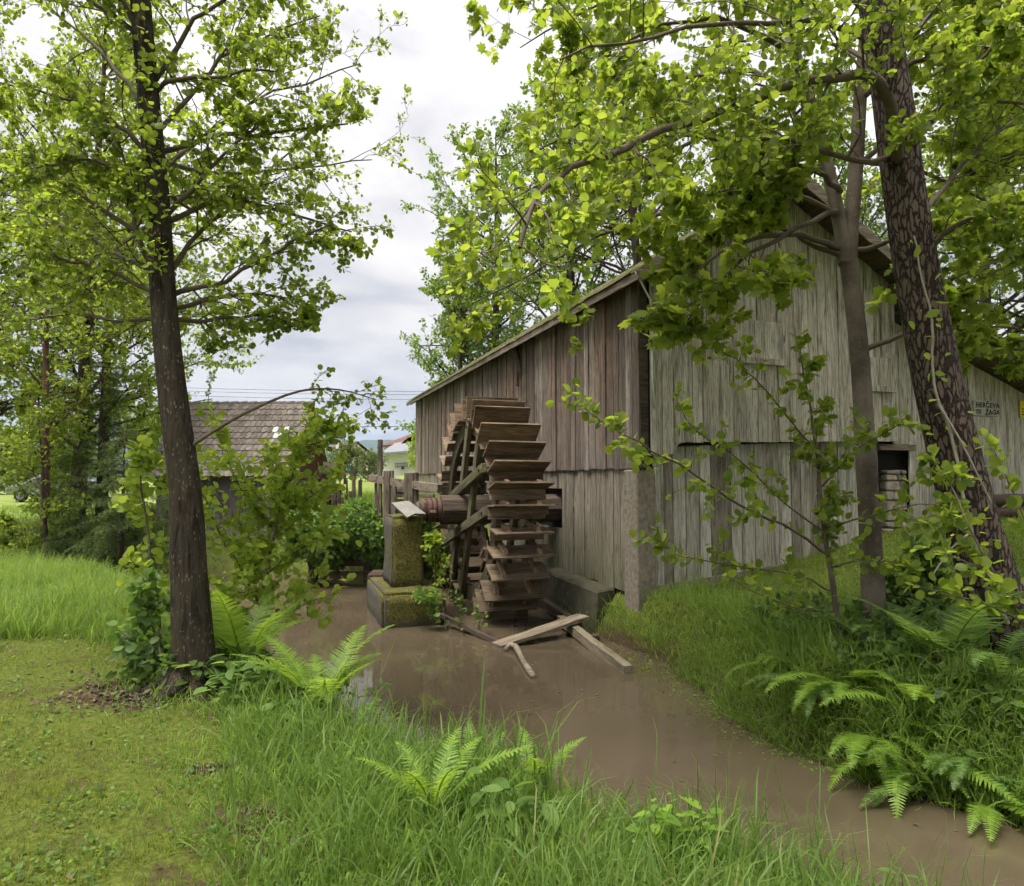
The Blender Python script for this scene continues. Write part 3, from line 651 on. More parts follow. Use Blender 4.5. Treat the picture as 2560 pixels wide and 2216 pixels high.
for ang, off in ((R(112),.36),(R(112),-.36),(R(166),.36),(R(166),-.36)):
    d = Vector((0, math.cos(ang), math.sin(ang))); pn = Vector((0, -d.z, d.y)); xo = -1.78 - (.145 if ang < R(140) else .245)
    for q in (-1.48, 1.48):
        c_ = pn*off + d*q; b = MB(); b.tube([(xo-.02, c_.y, c_.z), (xo+.02, c_.y, c_.z)], .026, 7); b.build('bolt', M_IRON, wheel)
NP = 32
mb = MB(); mb.box(-.50,.50,1.64,2.07,0,.028); pm = mb.mesh('paddle'); pm.materials.append(W_WHEEL['x'])
mb = MB(); mb.box(-.48,.48,1.645,1.675,.03,.24); sm = mb.mesh('riser_board'); sm.materials.append(W_WHEEL['x'])
mb = MB(); mb.hexa([(-.035,1.40,-.07),(.035,1.40,-.07),(.035,1.93,-.07),(-.035,1.93,-.07)], [(-.035,1.40,-.001),(.035,1.40,-.001),(.035,2.0,-.001),(-.035,2.0,-.001)]); gm = mb.mesh('peg'); gm.materials.append(wood('peg wood', [(.22,.14,.085),(.17,.115,.075),(.26,.18,.12)], 'y', knots=False))
for k in range(NP):
    a = 2*math.pi*k/NP + R(3)
    o = link('paddle', pm, None, wheel); jit = R(random.uniform(-2.0, 2.0))
    # board lies on the leading side of its pegs: the side that faces down at the camera-side rim
    o.location = (-1.47 + random.uniform(-.03, .03), 0, 0); o.rotation_euler = (math.pi - a + jit, random.uniform(-.012,.012), 0)
    o.scale = (random.uniform(.95, 1.06), 1, 1)
    if random.random() > .06:
        r_ = link('riser_board', sm, None, o); r_.scale = (random.uniform(.96,1.02), 1, random.uniform(.8, 1.05))
    for xx in (-.27, .27):
        g_ = link('peg', gm, None, o); g_.location = (xx + random.uniform(-.02,.02), random.uniform(-.04,.03), 0)
# ================================================================== bearing pier
pier = empty('bearing_pier', loc2w(-3.0, 3.4, ZW), RZ)
tag(pier, 'mossy two-tier concrete pier carrying the shaft end of the wheel', 'pier')
def rough_block(name, x0, x1, y0, y1, z0, z1, parent, taper=0.0, seed=0, step=.09):
    rs = random.Random(seed)
    bm = bmesh.new(); bmesh.ops.create_cube(bm, size=1)
    nseg = max(2, int(max(x1-x0, y1-y0, z1-z0)/step))
    bmesh.ops.bevel(bm, geom=bm.edges[:], offset=.035, segments=2, affect='EDGES')
    bmesh.ops.subdivide_edges(bm, edges=bm.edges[:], cuts=7, use_grid_fill=True)
    for v in bm.verts:
        tz = v.co.z+.5; k = 1 + taper*(.5-tz)
        x = (x0+x1)/2 + v.co.x*(x1-x0)*k; y = (y0+y1)/2 + v.co.y*(y1-y0)*k; z = z0 + tz*(z1-z0)
        n_ = math.sin(x*9+y*7+seed)*math.sin(z*8+x*3) + .6*math.sin(x*23+z*19)*math.sin(y*21+seed)
        v.co = Vector((x, y, z)) + Vector((v.co.x, v.co.y, v.co.z*.5)).normalized()*n_*.014
    me = bpy.data.meshes.new(name); bm.to_mesh(me); bm.free()
    me.polygons.foreach_set('use_smooth', [True]*len(me.polygons))
    return link(name, me, M_MOSS, parent)
rough_block('base', -.52, .53, -1.05, 1.0, -.7, .55, pier, .02, 1)
rough_block('pillar', -.27, .28, -.42, .55, .5, 1.75, pier, .06, 4)
wp = empty('wedge_board', loc2w(-3.05, 3.05, .93), RZ); tag(wp, 'short grey notched board leaning on top of the mossy pier', 'board')
b = MB(); b.add([(-.22,.10,.24),(.08,.06,.27),(.34,-.16,.05),(.14,-.19,.06),(.0,-.23,.0),(-.22,.14,.21),(.08,.10,.24),(.34,-.12,.02),(.14,-.15,.03),(.0,-.19,-.03)], [(0,4,3,2,1),(5,6,7,8,9),(0,1,6,5),(1,2,7,6),(2,3,8,7),(3,4,9,8),(4,0,5,9)])
b.build('board', plain('silver grey wood', (.22,.21,.19), .8, .25, 14), wp)
# ================================================================== timber lying in the stream
def thing_beam(name, label, category, a, b_, w, h, mt, up=(0,0,1), ends=None):
    """a single timber as its own thing, grain along its own x axis"""
    a = Vector(a); b_ = Vector(b_); d = b_-a; ln = d.length; x = d.normalized(); y = Vector(up).cross(x).normalized(); z = x.cross(y)
    m_ = MB(); n_ = 7; vs = []; fs = []
    for i in range(n_):
        q = i/(n_-1); jw = random.uniform(-.012,.012); jh = random.uniform(-.006,.006)
        vs += [(q*ln,-w/2+jw,-h/2),(q*ln,w/2+jw,-h/2+jh),(q*ln,w/2+jw,h/2),(q*ln,-w/2+jw,h/2+jh)]
    for i in range(n_-1):
        p = i*4; r_ = p+4
        for k in range(4): fs.append((p+k, p+(k+1)%4, r_+(k+1)%4, r_+k))
    fs += [(3,2,1,0), tuple(4*n_-4+k for k in range(4))]
    m_.add(vs, fs); o = m_.build(name, mt, None, False)
    o.matrix_world = Matrix(((x.x,y.x,z.x,a.x),(x.y,y.y,z.y,a.y),(x.z,y.z,z.z,a.z),(0,0,0,1)))
    return tag(o, label, category)
thing_beam('plank', 'wide pale plank lying aslant in the water in front of the wheel', 'plank', (-.22,9.85,ZW+.02), (1.12,10.75,-.56), .27, .05, W_DRIFT)
thing_beam('beam', 'long squared beam running from under the plank into the stream', 'beam', (.80,11.2,-.70), (1.43,8.55,ZW+.03), .12, .13, W_DRIFT)
thing_beam('beam', 'stub of timber beside the long beam under the plank end', 'beam', (1.0,10.3,ZW+.0), (1.30,10.25,ZW+.02), .14, .14, W_DARK)
thing_beam('pole', 'thin pole running out from under the wheel to the plank', 'pole', (-1.85,12.2,-.55), (-.1,9.95,ZW+.0), .07, .06, W_DARK)
thing_beam('beam', 'half sunken sill beam along the ledge beside the wheel', 'beam', (.55,12.4,-.62), (1.05,10.9,-.72), .12, .12, W_DARK)
b = MB(); b.tube([P(1262,1625,9.62),P(1276,1612,9.75),P(1290,1618,9.62),P(1306,1650,9.05),P(1320,1672,8.65),P(1334,1692,8.35)], [.03,.04,.045,.035,.045,.04], 7)
tag(b.build('driftwood_stick', W_DRIFT, None, True), 'crooked stick lying in the water below the pale plank', 'stick')

# ================================================================== dam wall and sluice behind the wheel
dam = empty('dam_wall', (-3.4, 15.75, -1.0)); tag(dam, 'timber dam wall overgrown with plants behind the pier', 'dam')
for k, z in enumerate((-.15,.12,.39,.66,.93)):
    b = MB(); b.box(-1.3, 2.7, 0+.01*(k%2), .09, z+.72, z+.98); b.build('plank', wood('dam plank', [(.10,.06,.045),(.14,.09,.065)], 'x', knots=False) if k == 0 else bpy.data.materials['dam plank'], dam)
b = MB(); b.box(-1.3,2.7,.02,1.2,-.6,.45); b.build('footing', plain('brown wet concrete', (.16,.105,.075), .8, .25, 4), dam)
for x in (-1.15,.1,1.3):
    b = MB(); b.box(x-.08,x+.08,-.16,-.01,-.8,1.75); b.build('post', W_DARK, dam)
sl = empty('sluice_gate', (-2.6, 15.3, .7)); tag(sl, 'grey timber sluice frame with thick posts and a long rail', 'sluice')
def post_at(xl, xr, ytop, Y, zb, parent, dep=.2, name='post'):
    a = P(xl, ytop, Y); c_ = P(xr, ytop, Y); o = parent.location
    b = MB(); b.box(a.x-o.x, c_.x-o.x, Y-o.y, Y+dep-o.y, zb-o.z, a.z-o.z); return b.build(name, W_POST, parent, False, .012)
post_at(944,955,1099,15.2,.3,sl,.12); post_at(958,975,1177,14.9,.3,sl,.2); post_at(976,983,1176,14.92,.3,sl,.12)
post_at(1010,1033,1182,14.4,.3,sl,.2); post_at(1034,1045,1181,14.42,.3,sl,.14); post_at(936,943,1208,15.4,.3,sl,.1); post_at(979,990,1216,14.8,.3,sl,.1)
a = P(927,1196,15.5); c_ = P(1100,1222,13.9); b = MB(); b.beam(a-sl.location, c_-sl.location, .14, .16); b.build('rail', W_RAIL['x'], sl)
for yy in (1228, 1241, 1254):
    a = P(985,yy-2,15.3); c_ = P(1085,yy,14.6); b = MB(); b.beam(a-sl.location, c_-sl.location, .05, .08); b.build('rail', W_RAIL['x'], sl)
b = MB(); b.tube([P(985,1225,15.6)-sl.location, P(1030,1226,15.4)-sl.location], .09, 10); b.build('roller', W_DARK, sl, True)
b = MB(); pb = P(815,1436,16.2); b.box(pb.x-.13,pb.x+.13,16.1,16.3,-1.2,-.35)
tag(b.build('mooring_post', M_MOSS, None, False, .03), 'dark mossy post standing in the water left of the pier', 'post')
sk = P(951,1405,14.0); rb = MB(); rb.box(sk.x-.25, sk.x+.1, 13.9, 14.4, -1.1, -.32)
tag(rb.build('stone_block', plain('earthy stone', (.06,.04,.028), .95, .4, 8, bmp=.8), None, False, .05), 'earthy stone block topped with grass behind the pier', 'stone')
# open frame and stacked boards in the meadow
fr = empty('timber_frame', P(830,1262,17.5)); tag(fr, 'open timber frame with a crossbeam in the meadow beside the hut', 'frame'); fo = fr.location
def fb(a, c_, w, h, name, mt): b = MB(); b.beam(a-fo, c_-fo, w, h); b.build(name, mt, fr)
fb(P(798,1184,17.5), P(892,1180,17.5), .10, .07, 'crossbeam', W_DARK); fb(P(884,1184,17.5), P(885,1270,17.5), .08, .08, 'post', W_POST)
fb(P(809,1158,17.6), P(862,1178,17.6), .07, .07, 'brace', W_POST); fb(P(811,1158,17.7), P(811,1182,17.7), .06, .06, 'post', W_POST)
fb(P(850,1186,17.7), P(851,1262,17.7), .025, .025, 'post', W_DARK); fb(P(867,1200,17.4), P(868,1262,17.4), .04, .04, 'post', W_DARK)
ps = empty('post', P(900,1262,17.2)); tag(ps, 'short dark fence post standing alone in the meadow grass', 'post')
b = MB(); b.box(-.04,.04,-.04,.04,-.15,.62); b.build('post', W_DARK, ps)
st = empty('board_stack', P(830,1262,17.9)); tag(st, 'small stack of reddish boards on the grass beside the hut', 'boards')
for k in range(7):
    b = MB(); b.box(-.17+random.uniform(-.05,.05), .17+random.uniform(-.03,.05), -.3, .3, .14+.055*k, .14+.055*k+.045); b.build('board', W_RED if k % 2 else W_RAIL['x'], st)
b = MB(); b.box(-.15,-.08,-.25,.25,-.15,.135); b.box(.08,.15,-.25,.25,-.15,.135); b.build('bearer', W_DARK, st)
for (x0, x1, y0, lb) in ((836,882,1222,'dark broken paling leaning by the board stack'),):
    fp = empty('paling_fence', P(860,1265,17.3)); tag(fp, 'low run of dark broken palings beside the board stack', 'fence')
    for k in range(6):
        xx = -.28+k*.1; b = MB(); b.box(xx, xx+.075, -.02, .02, -.15, .28+.1*math.sin(k*2.1)); b.build('paling', W_DARK, fp)

# ================================================================== tiled hut over the pond
hut = empty('tiled_hut', (-7.3, 17.4, 0), R(-2.5)); tag(hut, 'small timber hut with a steep lichen covered tile roof', 'hut')
HX0, HX1 = -1.95, 1.78; HE, HR = 1.62, 3.62; HY, HYR = -.30, 1.35
for (p, q) in boards(HX0+.15, HX1-.15, .13, .2):
    plank(hut, W_HUT, 'h', p+.003, q-.003, (.15,.15), (1.95,1.95), .0-random.choice((0,.01)), .03)
for (p, q) in boards(0.03, 2.6, .15, .22):   # side wall towards the mill
    b = MB(); zt = lambda y: HE + (HR-HE)*(1-abs(y-HYR)/1.65)-.1
    b.hexa([(HX1-.15,p,.15),(HX1-.12,p,.15),(HX1-.12,q-.006,.15),(HX1-.15,q-.006,.15)], [(HX1-.15,p,zt(p)),(HX1-.12,p,zt(p)),(HX1-.12,q-.006,zt(q)),(HX1-.15,q-.006,zt(q))]); b.build('plank', W_RED if p > .6 else W_HUT, hut)
b = MB(); b.box(HX0+.15, HX1-.16, .02, 2.6, -.3, 1.95); b.build('wall_core', M_BLACK, hut)
b = MB(); b.box(HX0+.1, HX1-.1, -.06, 2.7, -1.3, .14); b.build('footing', M_CONC, hut)
b = MB(); b.hexa([(HX0,HY,HE-.05),(HX1,HY,HE-.05),(HX1,HYR,HR-.05),(HX0,HYR,HR-.05)], [(HX0,HY,HE-.01),(HX1,HY,HE-.01),(HX1,HYR,HR-.01),(HX0,HYR,HR-.01)]); rf = b.build('roof', W_ROOF, hut)
b = MB(); b.hexa([(HX0,HYR,HR-.05),(HX1,HYR,HR-.05),(HX1,3.0,HE-.05),(HX0,3.0,HE-.05)], [(HX0,HYR,HR),(HX1,HYR,HR),(HX1,3.0,HE),(HX0,3.0,HE)]); b.build('roof', M_TILE, hut)
b = MB(); b.beam((HX1+.01,HY-.02,HE-.06), (HX1+.01,HYR,HR-.06), .03, .16, (0,-1,1)); b.build('verge_board', W_RED, hut)
NR, NC = 12, 25; tw = (HX1-HX0)/NC; sl_ = Vector((0, HYR-HY, HR-HE)); sln = sl_.length; sd_ = sl_/sln; nn_ = Vector((0, -sd_.z, sd_.y)); rl = sln/NR
tmb = MB(); w2 = tw/2-.004
tmb.add([(-w2,0,.030),(w2,0,.030),(w2,rl*1.3,0),(-w2,rl*1.3,0),(-w2,0,.050),(0,-.028,.052),(w2,0,.050),(w2,rl*1.3,.014),(-w2,rl*1.3,.014),(0,-.028,.032)], [(3,2,1,9,0),(0,9,5,4),(9,1,6,5),(4,5,6,7,8),(1,2,7,6),(3,0,4,8),(2,3,8,7)])
tme = tmb.mesh('tile'); tme.materials.append(M_TILE); tmp = tme.copy(); tmp.materials.clear(); tmp.materials.append(M_PALE)
ang = math.atan2(sd_.z, sd_.y)
for r_ in range(NR):
    for c in range(NC):
        pale = (r_, c) in ((6,20),(6,21),(7,19),(7,21))
        o = link('tile', tmp if pale else tme, None, rf); p = Vector((HX0+tw*(c+.5)+(.25 if r_ % 2 else -.25)*tw*(1 if 0 < c < NC-1 else 0), HY-.03, HE)) + sd_*(rl*r_) + nn_*.012
        o.location = p; o.rotation_euler = (ang + .03 + random.uniform(-.012,.012), random.uniform(-.02,.02), random.uniform(-.02,.02))
b = MB(); 
for k in range(14): b.tube([(HX0+k*.267,HYR,HR+.01),(HX0+k*.267+.27,HYR,HR+.03)], .075, 8)
b.build('ridge_tiles', M_TILE, hut)

# ================================================================== houses far behind
hs = empty('white_house', P(1000,1187,55)); tag(hs, 'white house with red gable roof and grey annex seen past the mill', 'house'); ho = hs.location
def hbox(mt, name, x0, x1, y0, y1, Y, dep, parent=hs, o=ho):
    a = P(x0,y1,Y)-o; c_ = P(x1,y0,Y)-o; b = MB(); b.box(a.x,c_.x,a.y,a.y+dep,a.z,c_.z); return b.build(name, mt, parent)
hbox(M_PLASTER,'wall',970,1075,1128,1192,55,5)
hbox(M_PLASTER,'wall',957,970.5,1136,1192,55.3,4)
def quad_roof(p4, th, mt, name, parent, o):
    b = MB(); top = [p-o for p in p4]; b.hexa([p-Vector((0,0,th)) for p in top], top); return b.build(name, mt, parent)
quad_roof([P(950,1133,54.4),P(1080,1122,54.4),P(1085,1092,60),P(988,1108,60)], .15, M_GREYROOF, 'annex_roof', hs, ho)
hbox(M_PLASTER,'wall',957,1060,1114,1150,60.2,8)
quad_roof([P(950,1115,59.6),P(1004,1108,59.6),P(1030,1084,64),P(1022,1087,66)], .15, M_REDROOF, 'roof', hs, ho)
quad_roof([P(998,1113,58.6),P(1006,1113,58.6),P(1058,1070,58.6),P(1046,1074,58.6)], .5, M_REDROOF, 'verge', hs, ho)
b = MB(); b.add([P(1003,1113,59)-ho, P(1110,1113,59)-ho, P(1052,1075,59)-ho, P(1003,1113,62)-ho, P(1110,1113,62)-ho, P(1052,1075,62)-ho], [(0,1,2),(5,4,3),(0,3,4,1),(1,4,5,2),(0,2,5,3)]); b.build('gable', M_BEIGE, hs)
wi = hbox(M_GLASS,'window',1003,1011,1165,1174,54.93,.05); b = MB()
a = P(1001.5,1176,54.9)-ho; c_ = P(1012.5,1163.5,54.9)-ho
for q in ((a.x,a.x+.05,a.z,c_.z),(c_.x-.05,c_.x,a.z,c_.z),(a.x,c_.x,a.z,a.z+.05),(a.x,c_.x,c_.z-.05,c_.z)): b.box(q[0],q[1],a.y-.03,a.y+.02,q[2],q[3])
b.build('frame', M_PLASTER, wi)
ld = empty('ladder', P(1012,1166,54.8)); tag(ld, 'ladder hung level on the white house wall', 'ladder'); lo_ = ld.location
for yy in (1159.5, 1168.5):
    b = MB(); b.beam(P(987,yy,54.8)-lo_, P(1038,yy-3,54.8)-lo_, .05, .06); b.build('rail', W_RAIL['x'], ld)
for k in range(12):
    x = 989+k*4.3; b = MB(); b.beam(P(x,1168.3-.06*(x-987),54.8)-lo_, P(x,1159.7-.06*(x-987),54.8)-lo_, .04, .04); b.build('rung', W_RAIL['x'], ld)
h2 = empty('beige_house', P(890,1187,85)); tag(h2, 'distant beige house with brown gable roof and chimney behind bushes', 'house'); h2o = h2.location
hbox(M_BEIGE,'wall',835,925,1130,1190,85,9,h2,h2o)
b = MB(); b.add([P(866,1131,85)-h2o,P(934,1131,85)-h2o,P(896,1106,85)-h2o,P(866,1131,94)-h2o,P(934,1131,94)-h2o,P(896,1106,94)-h2o],[(0,1,2),(5,4,3),(0,3,4,1),(1,4,5,2),(0,2,5,3)]); b.build('gable', M_BEIGE, h2)
quad_roof([P(893,1104,84),P(896,1105,84),P(940,1140,84),P(936,1142,84)], .3, M_REDROOF, 'roof', h2, h2o)
quad_roof([P(815,1123,86),P(870,1123,86),P(897,1105,86),P(842,1110,88)], .25, M_REDROOF, 'roof', h2, h2o)
b = MB(); a = P(841,1122,86)-h2o; c_ = P(849,1104,86)-h2o; b.box(a.x,c_.x,a.y-.3,a.y+.3,a.z,c_.z); b.build('chimney', M_PLASTER, h2)
b = MB(); b.box(a.x-.1,c_.x+.1,a.y-.4,a.y+.4,c_.z,c_.z+.15); b.build('chimney_cap', M_GREYROOF, h2)
b = MB(); a = P(889,1117,84.9)-h2o; c_ = P(894,1114,84.9)-h2o; b.box(a.x,c_.x,a.y-.05,a.y+.1,a.z,c_.z); b.build('window', M_GLASS, h2)
nf = empty('netting_fence', P(825,1194,45)); tag(nf, 'pale green netting fence across the far meadow', 'fence'); no = nf.location
a = P(784,1194,45)-no; c_ = P(862,1185,45)-no; b = MB(); b.box(a.x,c_.x,-.01,.01,a.z,c_.z); b.build('netting', plain('pale green netting', (.25,.42,.33), .8, .3, 30), nf)
for x in (784,797,810,823,836,849,862):
    b = MB(); a = P(x-.5,1197,45)-no; c_ = P(x+.5,1183,45)-no; b.box(a.x,c_.x,-.05,-.012,a.z,c_.z); b.build('post', M_GREYROOF, nf)
tn = empty('tarpaulin', P(874,1176,42)); tag(tn, 'small teal tarpaulin hung among the bushes', 'tarpaulin')
b = MB(); b.add([(-.16,0,-.05),(.0,.05,-.05),(.16,0,-.05),(-.16,0,.32),(.0,.07,.30),(.16,0,.33)], [(0,1,4,3),(1,2,5,4)]); b.build('sheet', M_TEAL, tn)
tn2 = empty('tarpaulin', P(950,1165,50)); tag(tn2, 'tall strip of teal netting at the white house corner', 'tarpaulin')
b = MB(); b.add([(-.22,0,-.1),(.0,.08,-.1),(.25,0,-.1),(-.22,0,1.0),(.0,.1,.98),(.25,0,1.02)], [(0,1,4,3),(1,2,5,4)]); b.build('sheet', M_TEAL, tn2)
# power lines strung across the valley
for i, (ya, yb, Y, sag, lb) in enumerate(((966,976,60,.25,'topmost thin power line above the hut roof'),(974,984,60,.25,'second thin power line above the hut roof'),(984,995,60,.3,'third thin power line just above the hut ridge'),(1066,1062,48,.12,'lone power line crossing in front of the mountain'))):
    a = P(250,ya-4,Y); c_ = P(1250,yb+2,Y+4); pts = [a.lerp(c_, q) - Vector((0,0,sag*4*q*(1-q))) for q in np.linspace(0,1,14)]
    b = MB(); b.tube(pts, .016 if i < 3 else .022, 5); tag(b.build('power_line', M_WIRE, None, True), lb, 'cable', 'power lines over the valley')

# ================================================================== parked car and panel
car = empty('parked_car', P(140,1250,35), R(6)); tag(car, 'silver blue hatchback parked on the field behind the young spruce', 'car')
car.location.z = gz(car.location.x, car.location.y)
prof = [(-2.0,.35),(-2.02,.62),(-1.9,.80),(-1.15,.93),(-.45,1.40),(.75,1.46),(1.55,1.30),(1.92,.92),(1.98,.55),(1.95,.32)]
b = MB(); n_ = len(prof)
ws = [.74,.80,.82,.83,.66,.64,.66,.80,.80,.76]
vs = [(x,-w,z) for (x,z),w in zip(prof,ws)] + [(x,w,z) for (x,z),w in zip(prof,ws)]
b.add(vs, [tuple(range(n_))[::-1], tuple(range(n_,2*n_))] + [(i,(i+1)%n_,n_+(i+1)%n_,n_+i) for i in range(n_)]); b.build('body', M_CAR, car, False, .05)
for sgn in (-1, 1):
    b = MB(); q = [(-1.0,.96),(-.42,1.34),(.1,1.38),(.1,.98)]; q2 = [(.16,.98),(.16,1.38),(.72,1.40),(1.35,1.24),(1.45,1.0)]
    for qq, nm in ((q,'window'),(q2,'window')):
        b = MB(); k = len(qq)
        def sidey(z): return (.835 - (z-.93)*.42)
        b.add([(x,sgn*(sidey(z)+.012),z) for x,z in qq] + [(x,sgn*(sidey(z)-.02),z) for x,z in qq], [tuple(range(k)), tuple(range(2*k-1,k-1,-1))] + [(i,(i+1)%k,k+(i+1)%k,k+i) for i in range(k)]); b.build(nm, M_GLASS, car)
    for x in (-1.25, 1.25):
        b = MB(); b.tube([(x,sgn*.66,.31),(x,sgn*.84,.31)], .31, 20); wl_ = b.build('wheel', M_TYRE, car, False, .02)
        b = MB(); b.tube([(x,sgn*.83,.31),(x,sgn*.85,.31)], .19, 14); b.build('rim', M_GREYROOF, wl_)
    b = MB(); b.box(1.86,1.97,sgn*.6-.14,sgn*.6+.14,.85,1.02); b.build('tail_lamp', M_REDLAMP, car, False, .02)
    b = MB(); b.box(-2.0,-1.82,sgn*.58-.18,sgn*.58+.18,.62,.78); b.build('headlight', M_GLASS, car, False, .02)
b = MB(); b.add([(-1.08,-.68,.98),(-1.08,.68,.98),(-.52,.58,1.385),(-.52,-.58,1.385),(-1.11,-.68,.955),(-1.11,.68,.955)], [(0,1,2,3),(0,4,5,1)]); b.build('windscreen', M_GLASS, car)
pn = empty('round_panel', P(145,1250,26)); pn.location.z = gz(pn.location.x, pn.location.y); tag(pn, 'pale rounded panel on a pole behind the thin trees', 'panel')
zc = P(145,1018,26).z - pn.location.z
b = MB(); q = [(-.40,-.30),(.42,-.27),(.43,.12),(.36,.26),(.1,.33),(-.2,.33),(-.36,.26),(-.42,.1)]; k = len(q)
b.add([(x,-.05,zc+z) for x,z in q] + [(x,.10,zc+z) for x,z in q], [tuple(range(k)), tuple(range(2*k-1,k-1,-1))] + [(i,(i+1)%k,k+(i+1)%k,k+i) for i in range(k)]); b.build('panel', M_CREAM, pn, False, .03)
b = MB(); b.tube([(0,.05,-.2),(0,.05,zc-.25)], .04, 8); b.build('pole', M_GREYROOF, pn)
lg = P(2505,1285,11.9)
for k, (dx, dz, rr) in enumerate(((0,0,.13),(.02,.22,.11))):
    b = MB(); b.tube([(lg.x-.45+dx, 11.7, .98+dz), (lg.x+.1, 11.75, 1.0+dz), (lg.x+1.2+dx, 11.8, .99+dz)], [rr*.95, rr, rr*.97], 12)
    tag(b.build('log', B_DARK, None, True), ('thick dark log lying at the foot of the lean-to wall' if k == 0 else 'thinner dark log resting on top of another by the lean-to'), 'log')
# ================================================================== vegetation: growing branches
RV = random.Random(11)
def rvec(): return Vector((RV.gauss(0,1), RV.gauss(0,1), RV.gauss(0,1)))
class Grow:
    def __init__(s): s.tubes = []; s.an = []; s.ad = []
    def limb(s, pts, r0, r1, sides=6, wob=0.0, sub=3):
        """explicit limb through the given points, smoothed"""
        pts = [Vector(p) for p in pts]; out = []
        n = len(pts)
        for i in range(n-1):
            p0 = pts[max(i-1,0)]; p1 = pts[i]; p2 = pts[i+1]; p3 = pts[min(i+2,n-1)]
            for k in range(sub):
                q = k/sub; out.append(.5*((2*p1) + (p2-p0)*q + (2*p0-5*p1+4*p2-p3)*q*q + (3*p1-p0-3*p2+p3)*q**3))
        out.append(pts[-1])
        if wob: out = [p + rvec()*wob if 0 < i < len(out)-1 else p for i, p in enumerate(out)]
        m = len(out); rad = [r0 + (r1-r0)*(i/(m-1)) for i in range(m)]
        s.tubes.append((out, rad, sides)); return out
    def branch(s, p, d, ln, r, lvl, cfg):
        n = 5 if lvl < cfg['lv'] else 3; pts = [p.copy()]; d = d.normalized(); seg = ln/(n-1)
        for i in range(n-1):
            d = (d + rvec()*cfg.get('wig',.16) + Vector((0,0,cfg.get('trop',.05)))).normalized(); p = p + d*seg; pts.append(p.copy())
        rad = [max(r*(1-.75*i/(n-1)), .0018) for i in range(n)]
        s.tubes.append((pts, rad, 5 if r > .02 else 3))
        s.sprout(pts, ln, r, lvl, cfg)
    def sprout(s, pts, ln, r, lvl, cfg, t0=.2, kids=None, kl=None):
        m = len(pts)
        def at(q):
            f = q*(m-1); i = min(int(f), m-2); return pts[i].lerp(pts[i+1], f-i), (pts[i+1]-pts[i]).normalized()
        if lvl < cfg['lv']:
            k = kids if kids is not None else cfg['kids'][lvl]
            for i in range(k):
                q = t0 + (1-t0)*(i + RV.random())/k; p, d = at(min(q, .995))
                pr = rvec(); pr.z *= cfg.get('flat', .6); pr = (pr - d*pr.dot(d)).normalized(); a = R(RV.uniform(*cfg.get('ang', (35,65))))
                l2 = (kl if kl is not None else ln*cfg.get('ratio', .5))*RV.uniform(.6,1.2)*(1.15-.55*q)
                s.branch(p, d*math.cos(a) + pr*math.sin(a), l2, max(r*.5*(1.1-.6*q), .003), lvl+1, cfg)
        if lvl >= cfg['lv']-cfg.get('leaf_levels', 0):
            c = max(2, int(ln*cfg['lpm']*RV.uniform(.8,1.2)))
            for i in range(c):
                p, d = at(cfg.get('l0',.15) + (1-cfg.get('l0',.15))*RV.random()); s.an.append(p); s.ad.append(d)
            s.an.append(pts[-1]); s.ad.append((pts[-1]-pts[-2]).normalized())
    def wood_mesh(s, name):
        groups = {}
        for pts, rad, sides in s.tubes: groups.setdefault((len(pts), sides), []).append((pts, rad))
        parts = []
        for (m, k), lst in groups.items():
            Pn = np.array([[tuple(p) for p in pts] for pts, _ in lst]); Rn = np.array([r for _, r in lst])
            T = np.empty_like(Pn); T[:,1:-1] = Pn[:,2:]-Pn[:,:-2]; T[:,0] = Pn[:,1]-Pn[:,0]; T[:,-1] = Pn[:,-1]-Pn[:,-2]; T = norm(T)
            mean = norm(T.mean(1)); ref = np.where((np.abs(mean[:,2]) < .85)[:,None], np.array([0,0,1.]), np.array([1.,0,0]))[:,None,:]
            A = norm(np.cross(T, ref)); B = np.cross(T, A); an = np.arange(k)*2*np.pi/k
            V = Pn[:,:,None,:] + (A[:,:,None,:]*np.cos(an)[None,None,:,None] + B[:,:,None,:]*np.sin(an)[None,None,:,None])*Rn[:,:,None,None]
            nb = len(lst); V = V.reshape(-1,3); b0 = (np.arange(nb)*m*k)[:,None,None]
            i = np.arange(m-1)[:,None]*k; j = np.arange(k)[None,:]; j2 = (j+1) % k
            q0, q1, q2, q3 = i+j, i+j2, i+k+j2, i+k+j
            T1 = np.stack([q0,q1,q2],-1).reshape(-1,3); T2 = np.stack([q0,q2,q3],-1).reshape(-1,3)
            Tt = (np.concatenate([T1,T2])[None] + b0).reshape(-1,3)
            parts.append((V, Tt, np.zeros(len(V))))
        V, T, _ = cat(parts); return tri_mesh(name, V, T, smooth=True)
    def arrays(s): return np.array([tuple(p) for p in s.an]), np.array([tuple(p) for p in s.ad])
def cone_mesh(pts, rad, sides, rough=.0, seed=0, sub=4):
    """a trunk: smoothed path, slightly uneven section, flared foot"""
    g = Grow(); out = g.limb(pts, 1, 1, 8, 0, sub); m = len(out)
    rr = np.interp(np.linspace(0, len(rad)-1, m), range(len(rad)), rad); vs = []; fs = []
    for i, p in enumerate(out):
        t_ = (out[min(i+1,m-1)]-out[max(i-1,0)]).normalized(); a = t_.cross(Vector((0,1,0))).normalized(); b2 = t_.cross(a).normalized()
        for k in range(sides):
            an = 2*math.pi*k/sides; q = 1 + rough*(math.sin(an*3+seed+i*.35)+.6*math.sin(an*5-i*.5+seed*2)+.5*math.sin(an*9+i*.9))
            vs.append(p + (a*math.cos(an)+b2*math.sin(an))*rr[i]*q)
    for i in range(m-1):
        for k in range(sides): fs.append((i*sides+k, i*sides+(k+1)%sides, (i+1)*sides+(k+1)%sides, (i+1)*sides+k))
    b = MB(); b.add(vs, fs); return b
